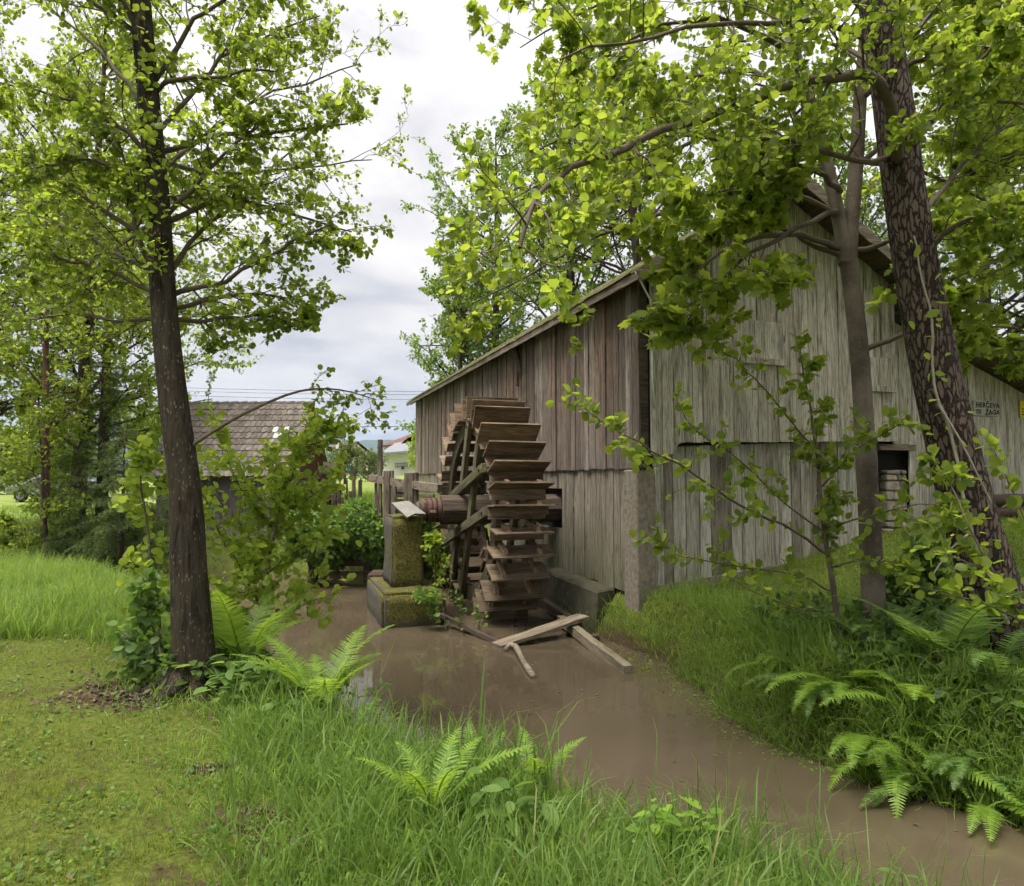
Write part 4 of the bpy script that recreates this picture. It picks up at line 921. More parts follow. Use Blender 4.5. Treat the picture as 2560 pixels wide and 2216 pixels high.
def finish_tree(root, g, kind, size, leafmat, twigmat, **kw):
    if g.tubes: link('branches', g.wood_mesh('branches'), twigmat, root)
    p, d = g.arrays(); V, T, r = leaf_arrays(kind, p, d, size, **kw)
    link('crown', tri_mesh('crown', V, T, r), leafmat, root); return len(p)

# ------------------------------------------------------------------ the alder on the near bank
YA = 5.4
tr = empty('alder_tree'); tag(tr, 'tall alder with dark speckled trunk leaning beside the near bank', 'tree')
path = [P(492,1720,YA),P(484,1640,YA),P(470,1400,YA),P(464,1237,YA),P(433,989,YA),P(408,742,YA),P(393,495,YA),P(371,247,YA),P(352,0,YA),P(335,-300,YA),P(322,-650,YA)]
path[0].z = gz(path[0].x, path[0].y) - .1
cone_mesh(path, [.21,.16,.132,.119,.108,.098,.09,.083,.077,.067,.054], 22, .018, 1).build('trunk', B_ALDER, tr, True)
for k, (a_, l_) in enumerate(((200,.42),(250,.36),(305,.40),(350,.45),(80,.4),(140,.4))):
    bx_, by_ = path[1].x, path[1].y; dx_, dy_ = math.cos(R(a_)), math.sin(R(a_)); g0 = gz(bx_+dx_*l_, by_+dy_*l_)
    b = MB(); b.tube([(bx_+dx_*.05, by_+dy_*.05, gz(bx_, by_)+.22), (bx_+dx_*.17, by_+dy_*.17, gz(bx_, by_)+.07), (bx_+dx_*.30, by_+dy_*.30, g0+.015), (bx_+dx_*l_, by_+dy_*l_, g0-.05)], [.10,.075,.045,.02], 9); b.build('root', B_ALDER, tr, True)
ga = Grow(); cfgA = dict(lv=3, kids=[0,6,5], lpm=19, wig=.22, trop=.0, flat=.45, ang=(32,66), ratio=.52, leaf_levels=1)
limbs = [  # (start photo point, via..., depth offsets)
 [(420,742,0),(560,700,-.2),(700,620,-.5),(830,560,-.8)], [(415,690,0),(520,560,.3),(640,470,.6),(770,330,.9)],
 [(425,775,0),(560,740,.5),(690,740,.9),(800,745,1.2)], [(410,560,0),(560,500,.2),(740,540,.5),(880,580,.7)],
 [(400,380,0),(540,340,-.4),(700,330,-.8),(870,310,-1.1)], [(395,330,0),(520,180,.3),(640,100,.6),(800,40,1.0)],
 [(380,210,0),(480,60,-.4),(600,-20,-.6),(760,-90,-.9)], [(400,440,0),(520,330,.8),(690,230,1.4),(900,160,2.0)],
 [(400,620,0),(250,520,.1),(120,430,.2),(0,350,.4)], [(385,400,0),(270,300,-.4),(150,250,-.8),(-30,200,-1.1)],
 [(410,690,0),(300,640,.5),(160,560,1.0),(20,520,1.4)], [(415,745,0),(300,690,-.3),(170,650,-.6),(30,640,-.9)],
 [(380,270,0),(290,170,.5),(180,60,.9),(40,-30,1.3)], [(360,90,0),(250,20,-.6),(120,-60,-1.0),(-60,-120,-1.4)],
 [(355,60,0),(420,-60,.6),(540,-180,1.0),(700,-260,1.3)], [(418,735,0),(330,560,-.2),(345,480,-.3),(280,330,-.4)],
 [(410,560,0),(470,470,-.9),(560,380,-1.5),(660,300,-2.0)], [(395,400,0),(300,420,-1.0),(200,400,-1.7),(90,420,-2.2)],
 [(365,150,0),(330,40,-1.0),(260,-60,-1.6),(160,-140,-2.0)], [(372,240,0),(450,200,-1.0),(560,190,-1.7),(690,180,-2.2)],
 [(400,480,0),(440,500,1.2),(520,560,2.0),(600,600,2.7)], [(405,540,0),(330,600,1.2),(250,640,2.0),(150,680,2.7)],
 [(425,790,0),(330,800,.4),(200,790,.8),(60,800,1.2)], [(430,800,0),(520,800,.2),(640,790,.5),(740,800,.7)], [(400,400,0),(560,440,1.5),(740,420,2.2),(930,400,2.8)],
 [(350,-60,0),(330,-250,1.0),(260,-400,1.5),(160,-520,2.0)], [(345,-160,0),(450,-330,-.5),(600,-450,-.8),(760,-520,-1.0)],
 [(340,-250,0),(250,-420,-.8),(120,-560,-1.4),(-60,-640,-2)], [(330,-420,0),(400,-620,.5),(520,-740,1),(650,-820,1.3)]]
for q in limbs:
    pts = [P(x, y, YA+.12+(dz if dz > 0 else dz*.15)) for x, y, dz in q]; ln = sum((pts[i+1]-pts[i]).length for i in range(3))
    out = ga.limb(pts, .024, .006, 6, .014); ga.sprout(out, ln, .02, 0, dict(cfgA, kids=[12,5,4]), .16, None, ln*.34)
# low branch that reaches out over the pond towards the hut
out = ga.limb([P(482,1112,YA),P(560,1062,YA+.1),P(640,1020,YA+.2),P(750,978,YA+.3),P(850,975,YA+.35),P(940,1000,YA+.4)], .02, .004, 6)
ga.sprout(out, 1.6, .012, 1, dict(cfgA, lpm=30), .62, 9, .40)
NL = [finish_tree(tr, ga, 'alder', .041, G_ALDER, B_TWIG, spread=.75, tilt=.7)]
ga2 = Grow()   # tufts on the trunk itself
for k in range(34):
    y = RV.uniform(30, 700); x = np.interp(y, [0,247,495,742], [352,371,393,408]) + RV.uniform(-18,22)
    p = P(x, y, YA-.11); 
    for j in range(6): ga2.an.append(p + rvec()*.03); ga2.ad.append(Vector((RV.uniform(-.6,.6), -1, RV.uniform(-.2,.7))))
p_, d_ = ga2.arrays(); tag(link('tufts', tri_mesh('tufts', *leaf_arrays('alder', p_, d_, .05, tilt=.8)), G_SAP, tr), 'bright leaf tufts sprouting from the bark', None, kind='stuff')

# ------------------------------------------------------------------ the leaning alder and the maple on the far bank
YB = 6.5
tr = empty('alder_tree'); tag(tr, 'thick alder with deeply cracked bark leaning over the far bank', 'tree')
path = [P(2545,1730,YB),P(2520,1640,YB),P(2462,1420,YB),P(2412,1237,YB),P(2325,866,YB),P(2263,495,YB),P(2222,180,YB),P(2190,0,YB),P(2150,-300,YB),P(2120,-600,YB)]
cone_mesh(path, [.32,.27,.24,.225,.205,.185,.17,.155,.13,.10], 26, .022, 3, 6).build('trunk', B_RUG, tr, True)
b = MB(); vpth = [P(2285,590,YB-.2),P(2305,700,YB-.24),P(2330,800,YB-.25),P(2330,920,YB-.25),P(2350,1010,YB-.25),P(2380,1090,YB-.25),P(2400,1200,YB-.25),P(2430,1330,YB-.3),P(2460,1420,YB-.3),P(2520,1560,YB-.35)]
tag(tr, tr['label'], 'tree')
ci = Grow(); o_ = ci.limb(vpth, .008, .018, 6, .004); ci.limb([P(2345,1010,YB-.27),P(2400,1100,YB-.3),P(2450,1200,YB-.3),P(2480,1260,YB-.3)], .012, .006, 5); ci.limb([P(2430,1330,YB-.3),P(2380,1370,YB-.35),P(2330,1440,YB-.4)], .012, .006, 5)
vin = empty('climbing_vine'); tag(vin, 'pale twisted vine stem climbing the thick cracked alder trunk', 'vine'); link('stem', ci.wood_mesh('stem'), B_PALE, vin)
vp = [RV.choice(o_) + rvec()*.10 for _ in range(60)]; V, T, r = leaf_arrays('oval', np.array([tuple(p) for p in vp]), rng.normal(size=(60,3)), .085, tilt=.8); link('leaves', tri_mesh('leaves', V, T, r), G_SAP, vin)
gb = Grow(); cfgB = dict(lv=3, kids=[8,5,4], lpm=22, wig=.20, trop=.0, flat=.6, ang=(30,65), ratio=.5, leaf_levels=1)
main = gb.limb([P(2243,395,YB-.15),P(2230,300,YB-.35),P(2215,225,YB-.5),P(2165,187,YB-.6),P(2090,197,YB-.7),P(1990,205,YB-.9),P(1850,262,YB-1.15),P(1700,310,YB-1.4),P(1560,372,YB-1.7),P(1430,418,YB-2.0),P(1340,500,YB-2.3),P(1300,620,YB-2.5)], .062, .012, 8, .01)
gb.sprout(main, 4.5, .035, 0, dict(cfgB, kids=[28,5,3]), .15, None, 1.0)
for q in [[(2240,380,0),(2130,400,-.4),(1960,345,-.6),(1800,350,-.8),(1600,330,-1.0)], [(2215,120,0),(2060,60,-.5),(1850,60,-1.0),(1640,90,-1.4),(1400,150,-1.8)],
          [(2200,60,0),(2060,-60,.2),(1800,-100,.4),(1500,-80,.5)], [(2270,380,0),(2330,300,-.5),(2420,180,-.9),(2560,40,-1.3)], [(2300,640,0),(2400,560,-.3),(2520,520,-.6),(2640,500,-.8)],
          [(2230,150,0),(2330,40,.4),(2460,-60,.7),(2650,-120,1)], [(2250,330,0),(2390,270,.5),(2520,260,.9),(2700,300,1.2)], [(2190,-40,0),(2090,-200,-.8),(1900,-320,-1.3),(1650,-380,-1.8)],
          [(2170,-160,0),(2300,-330,.3),(2480,-450,.6),(2680,-520,.8)], [(2150,-300,0),(2050,-480,.6),(1880,-620,.9),(1700,-700,1.2)], [(2225,200,0),(2120,120,.8),(1960,90,1.5),(1760,120,2.0)], [(2290,560,0),(2400,420,.9),(2500,330,1.5),(2640,260,2)]]:
    pts = [P(x, y, YB+dz) for x, y, dz in q]; ln = sum((pts[i+1]-pts[i]).length for i in range(len(pts)-1))
    out = gb.limb(pts, .032, .007, 6, .015); gb.sprout(out, ln, .024, 0, dict(cfgB, kids=[13,6,3]), .15, None, ln*.34)
NL.append(len(gb.an)); finish_tree(tr, gb, 'alder', .056, G_ALDER, B_TWIG, spread=.8, tilt=.7)

YM = 7.4
tr = empty('maple_tree'); tag(tr, 'slender smooth-barked maple forking beside the leaning alder', 'tree')
path = [P(2190,1640,YM),P(2186,1540,YM),P(2176,1350,YM),P(2168,1200,YM),P(2150,900,YM),P(2130,720,YM),P(2118,630,YM)]
cone_mesh(path, [.165,.125,.112,.107,.097,.092,.10], 18, .01, 2).build('trunk', B_MAPLE, tr, True)
cone_mesh([P(2120,660,YM),P(2100,560,YM),P(2072,430,YM),P(2040,300,YM),P(1985,120,YM),P(1930,-80,YM+.2),P(1880,-350,YM+.4)], [.10,.075,.068,.062,.055,.045,.03], 12, .01, 5).build('stem', B_MAPLE, tr, True)
cone_mesh([P(2118,660,YM),P(2128,560,YM),P(2140,420,YM),P(2150,250,YM),P(2165,60,YM),P(2180,-150,YM+.2),P(2195,-400,YM+.3)], [.10,.08,.075,.07,.06,.05,.035], 12, .01, 6).build('stem', B_MAPLE, tr, True)
gm_ = Grow(); cfgM = dict(lv=3, kids=[7,5,3], lpm=10.5, wig=.18, trop=.035, flat=.5, ang=(30,60), ratio=.5, leaf_levels=1)
for q in [[(2105,640,0),(2010,600,-.1),(1950,570,-.2),(1850,560,-.4),(1760,600,-.6)], [(2095,625,0),(2000,585,-.5),(1860,600,-1.0),(1760,660,-1.4),(1700,740,-1.7)],
          [(2070,430,0),(1900,420,.3),(1700,520,.5),(1500,590,.6),(1320,690,.6),(1180,760,.5)], [(2060,400,0),(1930,300,-.5),(1780,330,-1.0),(1600,430,-1.4),(1440,520,-1.7)],
          [(2125,640,0),(2200,610,-.2),(2300,600,-.5),(2440,560,-.9),(2560,545,-1.2)], [(2140,420,0),(2250,330,.5),(2400,250,.9),(2600,220,1.2)],
          [(2030,270,0),(1880,180,.4),(1690,200,.8),(1480,290,1.0),(1280,420,1.2)], [(2150,250,0),(2280,160,-.6),(2420,120,-1.0),(2600,100,-1.4)],
          [(2000,150,0),(1850,60,-.5),(1660,60,-.9),(1430,170,-1.2)], [(2090,540,0),(1980,480,-.9),(1830,470,-1.6),(1660,560,-2.0)], [(2140,400,0),(2280,420,.9),(2420,480,1.4),(2560,560,1.7)],
          [(2160,100,0),(2290,-20,.5),(2450,-80,.9),(2650,-60,1.2)], [(1960,20,0),(1800,-60,.5),(1560,-20,.9),(1300,120,1.2)],           [(2100,480,0),(2060,440,-.8),(2000,415,-1.2),(1930,430,-1.5),(1880,470,-1.6)], [(2097,530,0),(1990,570,-.8),(1880,630,-1.2),(1790,710,-1.5),(1720,800,-1.6)], [(2155,880,0),(2260,830,-.3),(2330,770,-.4),(2400,720,-.4)],
          [(2180,-100,0),(2250,-300,-.6),(2400,-420,-1),(2600,-480,-1.4)], [(1900,-200,0),(1760,-350,.3),(1540,-420,.6),(1300,-380,.9)]]:
    pts = [P(x, y, YM+(dz if dz > 0 else dz*.6)) for x, y, dz in q]; ln = sum((pts[i+1]-pts[i]).length for i in range(len(pts)-1))
    low = q[0][1] > 540
    out = gm_.limb(pts, .036, .007, 6, .015); gm_.sprout(out, ln, .02, 0, dict(cfgM, kids=[5,4,3] if low else [11,5,3]), .45 if low else .32, None, ln*(.22 if low else .32))
NL.append(len(gm_.an)); finish_tree(tr, gm_, 'maple', .090, G_MAPLE, B_TWIG, spread=.9, tilt=.75, droop=.35)
# maple spray that hangs in front of the lean-to
tr = empty('maple_tree', P(2720,1500,8.6)); tag(tr, 'maple whose leafy sprays hang in from the right before the lean-to', 'tree'); o0 = tr.location.copy(); tr.location = (0,0,0)
path = [P(2760,1500,8.6),P(2750,1000,8.6),P(2720,500,8.6),P(2700,0,8.6),P(2690,-500,8.6)]
cone_mesh(path, [.2,.15,.13,.11,.08], 14, .01, 8).build('trunk', B_MAPLE, tr, True)
g = Grow()
for q in [[(2750,1000,0),(2640,880,-.3),(2530,820,-.5),(2400,830,-.6)], [(2730,700,0),(2620,640,-.5),(2500,650,-.8),(2360,700,-1)], [(2715,420,0),(2600,380,.2),(2460,420,.4),(2340,520,.5)],
          [(2705,150,0),(2600,60,-.4),(2460,60,-.8),(2300,120,-1)], [(2745,900,0),(2650,900,.5),(2560,880,.8),(2440,860,1)], [(2710,300,0),(2620,260,.9),(2500,280,1.5),(2380,330,2)], [(2700,-50,0),(2560,-120,.5),(2420,-100,.8),(2260,-40,1)]]:
    pts = [P(x, y, 8.6+dz) for x, y, dz in q]; ln = sum((pts[i+1]-pts[i]).length for i in range(len(pts)-1))
    out = g.limb(pts, .03, .006, 6, .015); g.sprout(out, ln, .018, 0, dict(cfgM, kids=[10,5,3]), .2, None, ln*.34)
finish_tree(tr, g, 'maple', .090, G_MAPLE, B_TWIG, spread=.9, tilt=.75, droop=.35)

# ------------------------------------------------------------------ saplings
def sapling(label, stem, r0, r1, sides_, size, cfg, extra=(), lm=G_SAP, nkid=14, kl=.5, t0=.25, category='sapling', name='alder_sapling', kind='alder'):
    tr = empty(name); tag(tr, label, category); g = Grow()
    pts = list(stem); pts[0] = Vector((pts[0].x, pts[0].y, gz(pts[0].x, pts[0].y)-.05))
    out = g.limb(pts, r0, r1, 7, .004); g2 = Grow(); g2.tubes = g.tubes; link('stem', g2.wood_mesh('stem'), B_MAPLE, tr)
    g = Grow(); g.sprout(out, kl*2, r0*.6, 0, dict(cfg, kids=[nkid]+cfg['kids'][1:]), t0, None, kl)
    for q, rr, nk, k2 in extra:
        o2 = g.limb(q, rr, .004, 6, .008); g.sprout(o2, k2*2, rr*.6, 1, cfg, .2, nk, k2)
    finish_tree(tr, g, kind, size, lm, B_TWIG, spread=.7, tilt=.75, droop=.1); return tr
cfgS = dict(lv=2, kids=[0,5], lpm=46, wig=.16, trop=.04, flat=.7, ang=(35,65), ratio=.5, leaf_levels=2, l0=.05)
sapling('slim bright green alder sapling left of the speckled alder trunk', [P(402,1600,5.9),P(400,1560,5.9),P(385,1440,5.9),P(365,1300,5.9),P(352,1200,5.9),P(358,1150,5.9)], .016, .005, 6, .062, cfgS, nkid=15, kl=.36, t0=.2)
sapling('bushy bright green alder sapling between the speckled trunk and the pier', [P(645,1610,6.6),P(650,1560,6.6),P(664,1440,6.6),P(690,1320,6.7),P(720,1220,6.8),P(760,1120,6.9),P(790,1060,7.0)], .02, .005, 6, .066, cfgS,
        [([P(652,1520,6.6),P(590,1400,6.5),P(520,1280,6.4),P(500,1180,6.4)], .011, 13, .46), ([P(664,1440,6.6),P(740,1370,6.6),P(830,1330,6.6)], .010, 7, .35), ([P(690,1320,6.7),P(610,1240,6.8),P(560,1130,6.9),P(560,1080,6.9)], .010, 13, .46),
         ([P(655,1560,6.6),P(740,1520,6.4),P(840,1480,6.3)], .009, 7, .30), ([P(700,1290,6.7),P(780,1240,6.6),P(850,1180,6.5)], .009, 12, .40), ([P(660,1480,6.6),P(600,1480,6.3),P(540,1450,6.1)], .009, 7, .36)], nkid=34, kl=.62, t0=.10)
sapling('low leafy shoots at the foot of the speckled alder', [P(430,1700,5.5),P(400,1620,5.5),P(370,1540,5.6),P(350,1500,5.6)], .01, .004, 5, .07, cfgS, [([P(420,1690,5.6),P(440,1600,5.8),P(450,1540,5.9)], .008, 7, .25)], lm=G_WEED, nkid=12, kl=.3, t0=.05)
cfgR = dict(lv=2, kids=[0,6], lpm=38, wig=.18, trop=.04, flat=.6, ang=(30,60), ratio=.5, leaf_levels=2, l0=.05)
sapling('young alder with long sprays reaching across the mill gable', [P(2105,1620,6.9),P(2096,1568,6.9),P(2078,1430,6.9),P(2063,1340,6.9),P(2050,1230,6.9),P(2040,1120,6.9),P(2020,980,6.9),P(2000,880,6.9)], .035, .006, 8, .072, cfgR,
        [([P(2072,1390,6.9),P(1985,1325,6.7),P(1890,1285,6.5),P(1790,1222,6.3),P(1700,1160,6.1),P(1600,1110,6.0),P(1500,1050,5.9),P(1440,1010,5.9)], .016, 22, .36), ([P(2062,1330,6.9),P(1960,1260,7.0),P(1850,1150,7.1),P(1740,1080,7.2),P(1690,1000,7.2)], .012, 14, .34),
         ([P(2085,1480,6.9),P(1990,1440,6.7),P(1860,1420,6.6),P(1700,1390,6.5),P(1640,1350,6.5)], .011, 14, .36), ([P(2050,1220,6.9),P(2150,1120,6.6),P(2250,1060,6.4)], .010, 8, .36), ([P(2040,1120,6.9),P(1940,1010,6.8),P(1860,920,6.8),P(1800,880,6.8)], .010, 9, .34),
         ([P(2090,1530,6.9),P(1980,1520,6.5),P(1830,1450,6.3)], .008, 5, .22), ([P(2060,1320,6.9),P(2180,1290,6.5),P(2300,1260,6.2),P(2420,1280,6.0)], .010, 9, .34), ([P(2075,1420,6.9),P(2180,1400,6.4),P(2290,1420,6.1)], .009, 8, .32)], lm=G_ALDER, nkid=14, kl=.42, t0=.35)
sapling('thin twiggy alder shoots crossing in front of the cracked trunk', [P(2600,1700,5.6),P(2570,1580,5.6),P(2510,1480,5.6),P(2430,1330,5.6),P(2380,1220,5.7),P(2330,1150,5.8)], .014, .004, 6, .075, cfgR,
        [([P(2540,1530,5.6),P(2450,1420,5.4),P(2330,1380,5.2)], .008, 6, .26), ([P(2590,1640,5.6),P(2590,1400,5.6),P(2520,1200,5.7),P(2480,1120,5.8)], .009, 7, .28), ([P(2560,1560,5.6),P(2440,1500,5.3),P(2330,1480,5.2)], .008, 6, .22)], lm=G_ALDER, nkid=8, kl=.3)
sapling('small dark leafed bush between the maple and the cracked alder', [P(2290,1600,7.6),P(2285,1520,7.6),P(2290,1440,7.6),P(2300,1390,7.6)], .015, .005, 6, .085, dict(cfgR, lpm=50), [([P(2288,1560,7.6),P(2240,1490,7.5),P(2220,1430,7.5)], .008, 9, .3), ([P(2288,1560,7.6),P(2340,1500,7.5),P(2360,1440,7.5)], .008, 9, .3)], lm=G_IVY, nkid=18, kl=.36, t0=.1, category='bush', name='bush', kind='oval')
sapling('sprig of young leaves growing from the stream beside the pier foot', [P(1120,1640,10.9),P(1110,1530,11.0),P(1085,1500,11.0),P(1060,1490,11.0)], .012, .004, 5, .075, dict(cfgS, lpm=22), [([P(1160,1600,10.8),P(1150,1530,10.8),P(1140,1490,10.8)], .008, 6, .22), ([P(1190,1610,10.6),P(1200,1560,10.6),P(1195,1530,10.6)], .006, 5, .16)], lm=G_WEED, nkid=8, kl=.28)
sapling('pale leafy shoot standing between the pier and the wheel', [P(1090,1480,11.8),P(1088,1400,11.8),P(1084,1360,11.8),P(1082,1345,11.8)], .012, .004, 5, .06, dict(cfgS, lpm=60), [([P(1092,1470,11.8),P(1108,1420,11.8),P(1112,1395,11.8)], .008, 8, .2)], nkid=18, kl=.2, t0=.1)
# ------------------------------------------------------------------ trees further off
def far_tree(label, base, h, spread, trunk_r, size, lm, seed, lean=0.0, low=.25, nl=26, lpm=16, bk=B_DARK, kind='diamond', name='tree', up=.08, lv=3, bend=None, kids=(0,5,4), flat=.7):
    global RV
    RV = random.Random(seed)
    tr = empty(name, base); tag(tr, label, 'tree'); g = Grow(); top = Vector((lean*h, 0, h))
    pts = [Vector((0,0,-.2))] + [top*q + rvec()*.02*h*q*.3 for q in (.2,.4,.6,.8,1.0)]
    cone_mesh(pts, [trunk_r*1.2, trunk_r, trunk_r*.8, trunk_r*.6, trunk_r*.38, .02], 10, .02, seed).build('trunk', bk, tr, True)
    cfg = dict(lv=lv, kids=[0]+list(kids[1:]), lpm=lpm, wig=.2, trop=up, flat=flat, ang=(30,62), ratio=.5, leaf_levels=1)
    for i in range(nl):
        q = low + (1-low)*(i+RV.random())/nl; f = q*5; k = min(int(f), 4); p = pts[k].lerp(pts[k+1], f-k)
        a = RV.uniform(0, 2*math.pi); rr = spread*(math.sin(min(1, (q-low)/(1-low)*.86+.14)*math.pi)**.65)*RV.uniform(.7,1.15)
        d = Vector((math.cos(a), math.sin(a), RV.uniform(.25,.8)))
        g.branch(p, d, max(rr, .3), trunk_r*.35*(1.1-q*.7), 1, cfg)
    n = finish_tree(tr, g, kind, size, lm, bk, spread=.9, tilt=.8); return n
def on(x, Y): 
    p = P(x, 1200, Y); return (p.x, Y, gz(p.x, Y))
far_tree('tall airy tree rising behind the far end of the mill', on(1240,32), 17, 4.6, .22, .145, G_FAR, 21, .0, .18, 50, 25)
far_tree('slimmer tree close to the mill eaves, left of the tall one', on(1150,30), 10.0, 3.0, .16, .145, G_FAR, 22, .0, .12, 37, 22)
far_tree('broad tree behind the middle of the mill roof', on(1420,28), 17.5, 5.0, .25, .145, G_FAR, 23, .02, .2, 50, 22)
far_tree('tree behind the mill ridge with a slanting dark trunk', on(1640,25), 16, 5.0, .25, .145, G_FAR, 24, -.08, .2, 45, 21)
far_tree('dense tree behind the gable top', on(2000,24), 15, 5.0, .25, .145, G_FAR, 25, 0, .2, 45, 21)
far_tree('tree with a bare upright trunk behind the lean-to roof', on(2480,22), 14, 4.6, .20, .145, G_FAR, 26, 0, .22, 42, 19)
far_tree('bushy tree at the far side of the lean-to', on(2720,20), 13, 4.6, .22, .145, G_FAR, 27, 0, .15, 42, 19)
far_tree('dark trunked alder standing at the far side of the pond', (-11.35,17.8,.3), 14, 4.2, .17, .11, G_ALDER, 28, .02, .17, 48, 30)
far_tree('thin tree with reddish bark in front of the pale panel', (-11.2,16.4,.1), 8.5, 2.6, .09, .10, G_ALDER, 29, -.02, .22, 34, 30, B_REDDISH)
far_tree('leafy alder behind the young spruces', (-13.2,22,gz(-13.2,22)), 11, 4.0, .15, .12, G_ALDER, 30, 0, .10, 46, 30)
far_tree('wide alder at the left edge of the field', (-15.5,19,.6), 12, 4.6, .18, .12, G_ALDER, 31, 0, .10, 48, 26)
far_tree('multi-stemmed young alder at the pond edge by the car', (-10.6,15.6,-.1), 3.6, 1.3, .04, .085, G_ALDER, 33, -.08, .12, 22, 22)
far_tree('leafy bush hiding the tail of the parked car', (-12.9,19.0,gz(-12.9,19.0)), 2.0, 1.2, .05, .09, G_ALDER, 34, 0, .05, 30, 26)
far_tree('low bush growing left of the young spruces', (-11.6,15.9,gz(-11.6,15.9)), 1.2, .8, .04, .08, G_ALDER, 35, 0, .05, 26, 28)
far_tree('grey green fruit tree in front of the beige house', on(862,38), 1.9, 1.25, .07, .10, G_OLIVE, 41, 0, .12, 34, 24)
far_tree('low grey green bush beside the timber frame meadow', on(815,36), 1.2, 1.2, .05, .10, G_OLIVE, 42, 0, .05, 28, 24)
far_tree('rounded green bush in front of the white house annex', on(922,40), 1.35, 1.2, .06, .10, G_OLIVE, 43, 0, .05, 32, 24)
far_tree('light green bush in white bloom at the far mill corner', on(1048,34), 2.6, .75, .05, .10, G_SAP, 44, 0, .05, 26, 24)
for i, (x, Y, h_, sp, lb) in enumerate(((20,62,5,4,'low hedge tree at the left end of the far field'),(-120,55,6,4.5,'hedge tree behind the parked car at the frame edge'),(150,66,6,4.5,'hedge tree beyond the parked car'),(280,60,6.5,4.5,'far hedge tree behind the taller spruce'),(420,58,6,4.5,'far hedge tree behind the speckled trunk'),(60,46,2.6,2.4,'low bush behind the parked car bonnet'),(560,70,5,4,'far hedge tree behind the hut'))):
    far_tree(lb, on(x, Y), h_, sp, .15, .30, G_OLIVE if i % 2 else G_FAR, 50+i, 0, .02, 26, 7)

# ------------------------------------------------------------------ spruces
def spruce(label, base, h, spread, seed, droop=.35):
    global RV
    RV = random.Random(seed); tr = empty('spruce_tree', base); tag(tr, label, 'tree'); r0 = .02+.012*h
    b = MB(); b.tube([(0,0,-.2),(0,0,h*.5),(0,0,h)], [r0, r0*.6, .008], 8); b.build('trunk', B_DARK, tr, True)
    g = Grow(); tp = []; td = []
    nw = int(h*7)
    for i in range(nw):
        q = .03 + .95*i/nw; z = h*q; ln = spread*(1-q)**.8 + .08
        for k in range(5):
            a = RV.uniform(0, 2*math.pi); l2 = ln*RV.uniform(.7,1.15); d = Vector((math.cos(a), math.sin(a), .25 - .1*(1-q))); p = Vector((0,0,z)); pts = [p.copy()]
            for s_ in range(5):
                d = (d + Vector((0,0,-droop*.30)) + rvec()*.04).normalized(); p = p + d*l2/5; pts.append(p.copy())
            g.tubes.append((pts, [r0*.25*(1-q)+.004]+[.004]*4+[.002], 3))
            sv = Vector((-math.sin(a), math.cos(a), 0))
            ntw = max(4, int(l2*17))
            for j in range(ntw):
                f = .12+.88*(j+RV.random())/ntw; ii = min(int(f*5), 4); pp = pts[ii].lerp(pts[ii+1], f*5-ii)
                tl = (.10+.22*l2*(1-f)*.8)*RV.uniform(.7,1.2); sg_ = RV.choice((-1,1)); dd = (sv*sg_*.75 + (pts[ii+1]-pts[ii]).normalized()*.7 + Vector((0,0,-.35))).normalized()
                m_ = max(3, int(tl*48))
                for s_ in range(m_):
                    tp.append(pp + dd*(tl*(s_+.5)/m_) + Vector((0,0,-.10*(s_/m_)**2*tl*4))); td.append(dd)
    link('branches', g.wood_mesh('branches'), B_DARK, tr)
    p, d = np.array([tuple(x) for x in tp]), np.array([tuple(x) for x in td]); n = len(p)
    parts = []
    for rep in range(3):
        f = norm(d*.7 + rng.normal(size=(n,3))*.55); u = norm(np.array([0,0,1.]) + rng.normal(size=(n,3))*.7); s_ = norm(np.cross(f, u)); u = np.cross(s_, f); sz = rng.uniform(.04,.075,n)
        rad = np.hypot(p[:,0], p[:,1]); parts.append(stamp(*TPL['needle'], p, s_, f, u, sz, np.clip(rng.random(n)*.8 + .2*(rng.random(n) > .8), 0, 1), np.full(n, .010)))
    V, T, r = cat(parts); link('needles', tri_mesh('needles', V, T, r), G_SPRUCE, tr)
spruce('young spruce with pale drooping tips on the pond bank', (-8.9,15.6,-.1), 3.0, 1.45, 61)
spruce('low dark young spruce spreading beside the taller ones', (-10.1,16.0,-.1), 1.9, 1.25, 62)
spruce('taller thin spruce behind the young one with the pale tips', (-10.3,17.0,.1), 5.2, 1.5, 63)
spruce('small spruce half hidden behind the speckled alder trunk', (-7.75,15.9,-.2), 2.0, 1.0, 64)

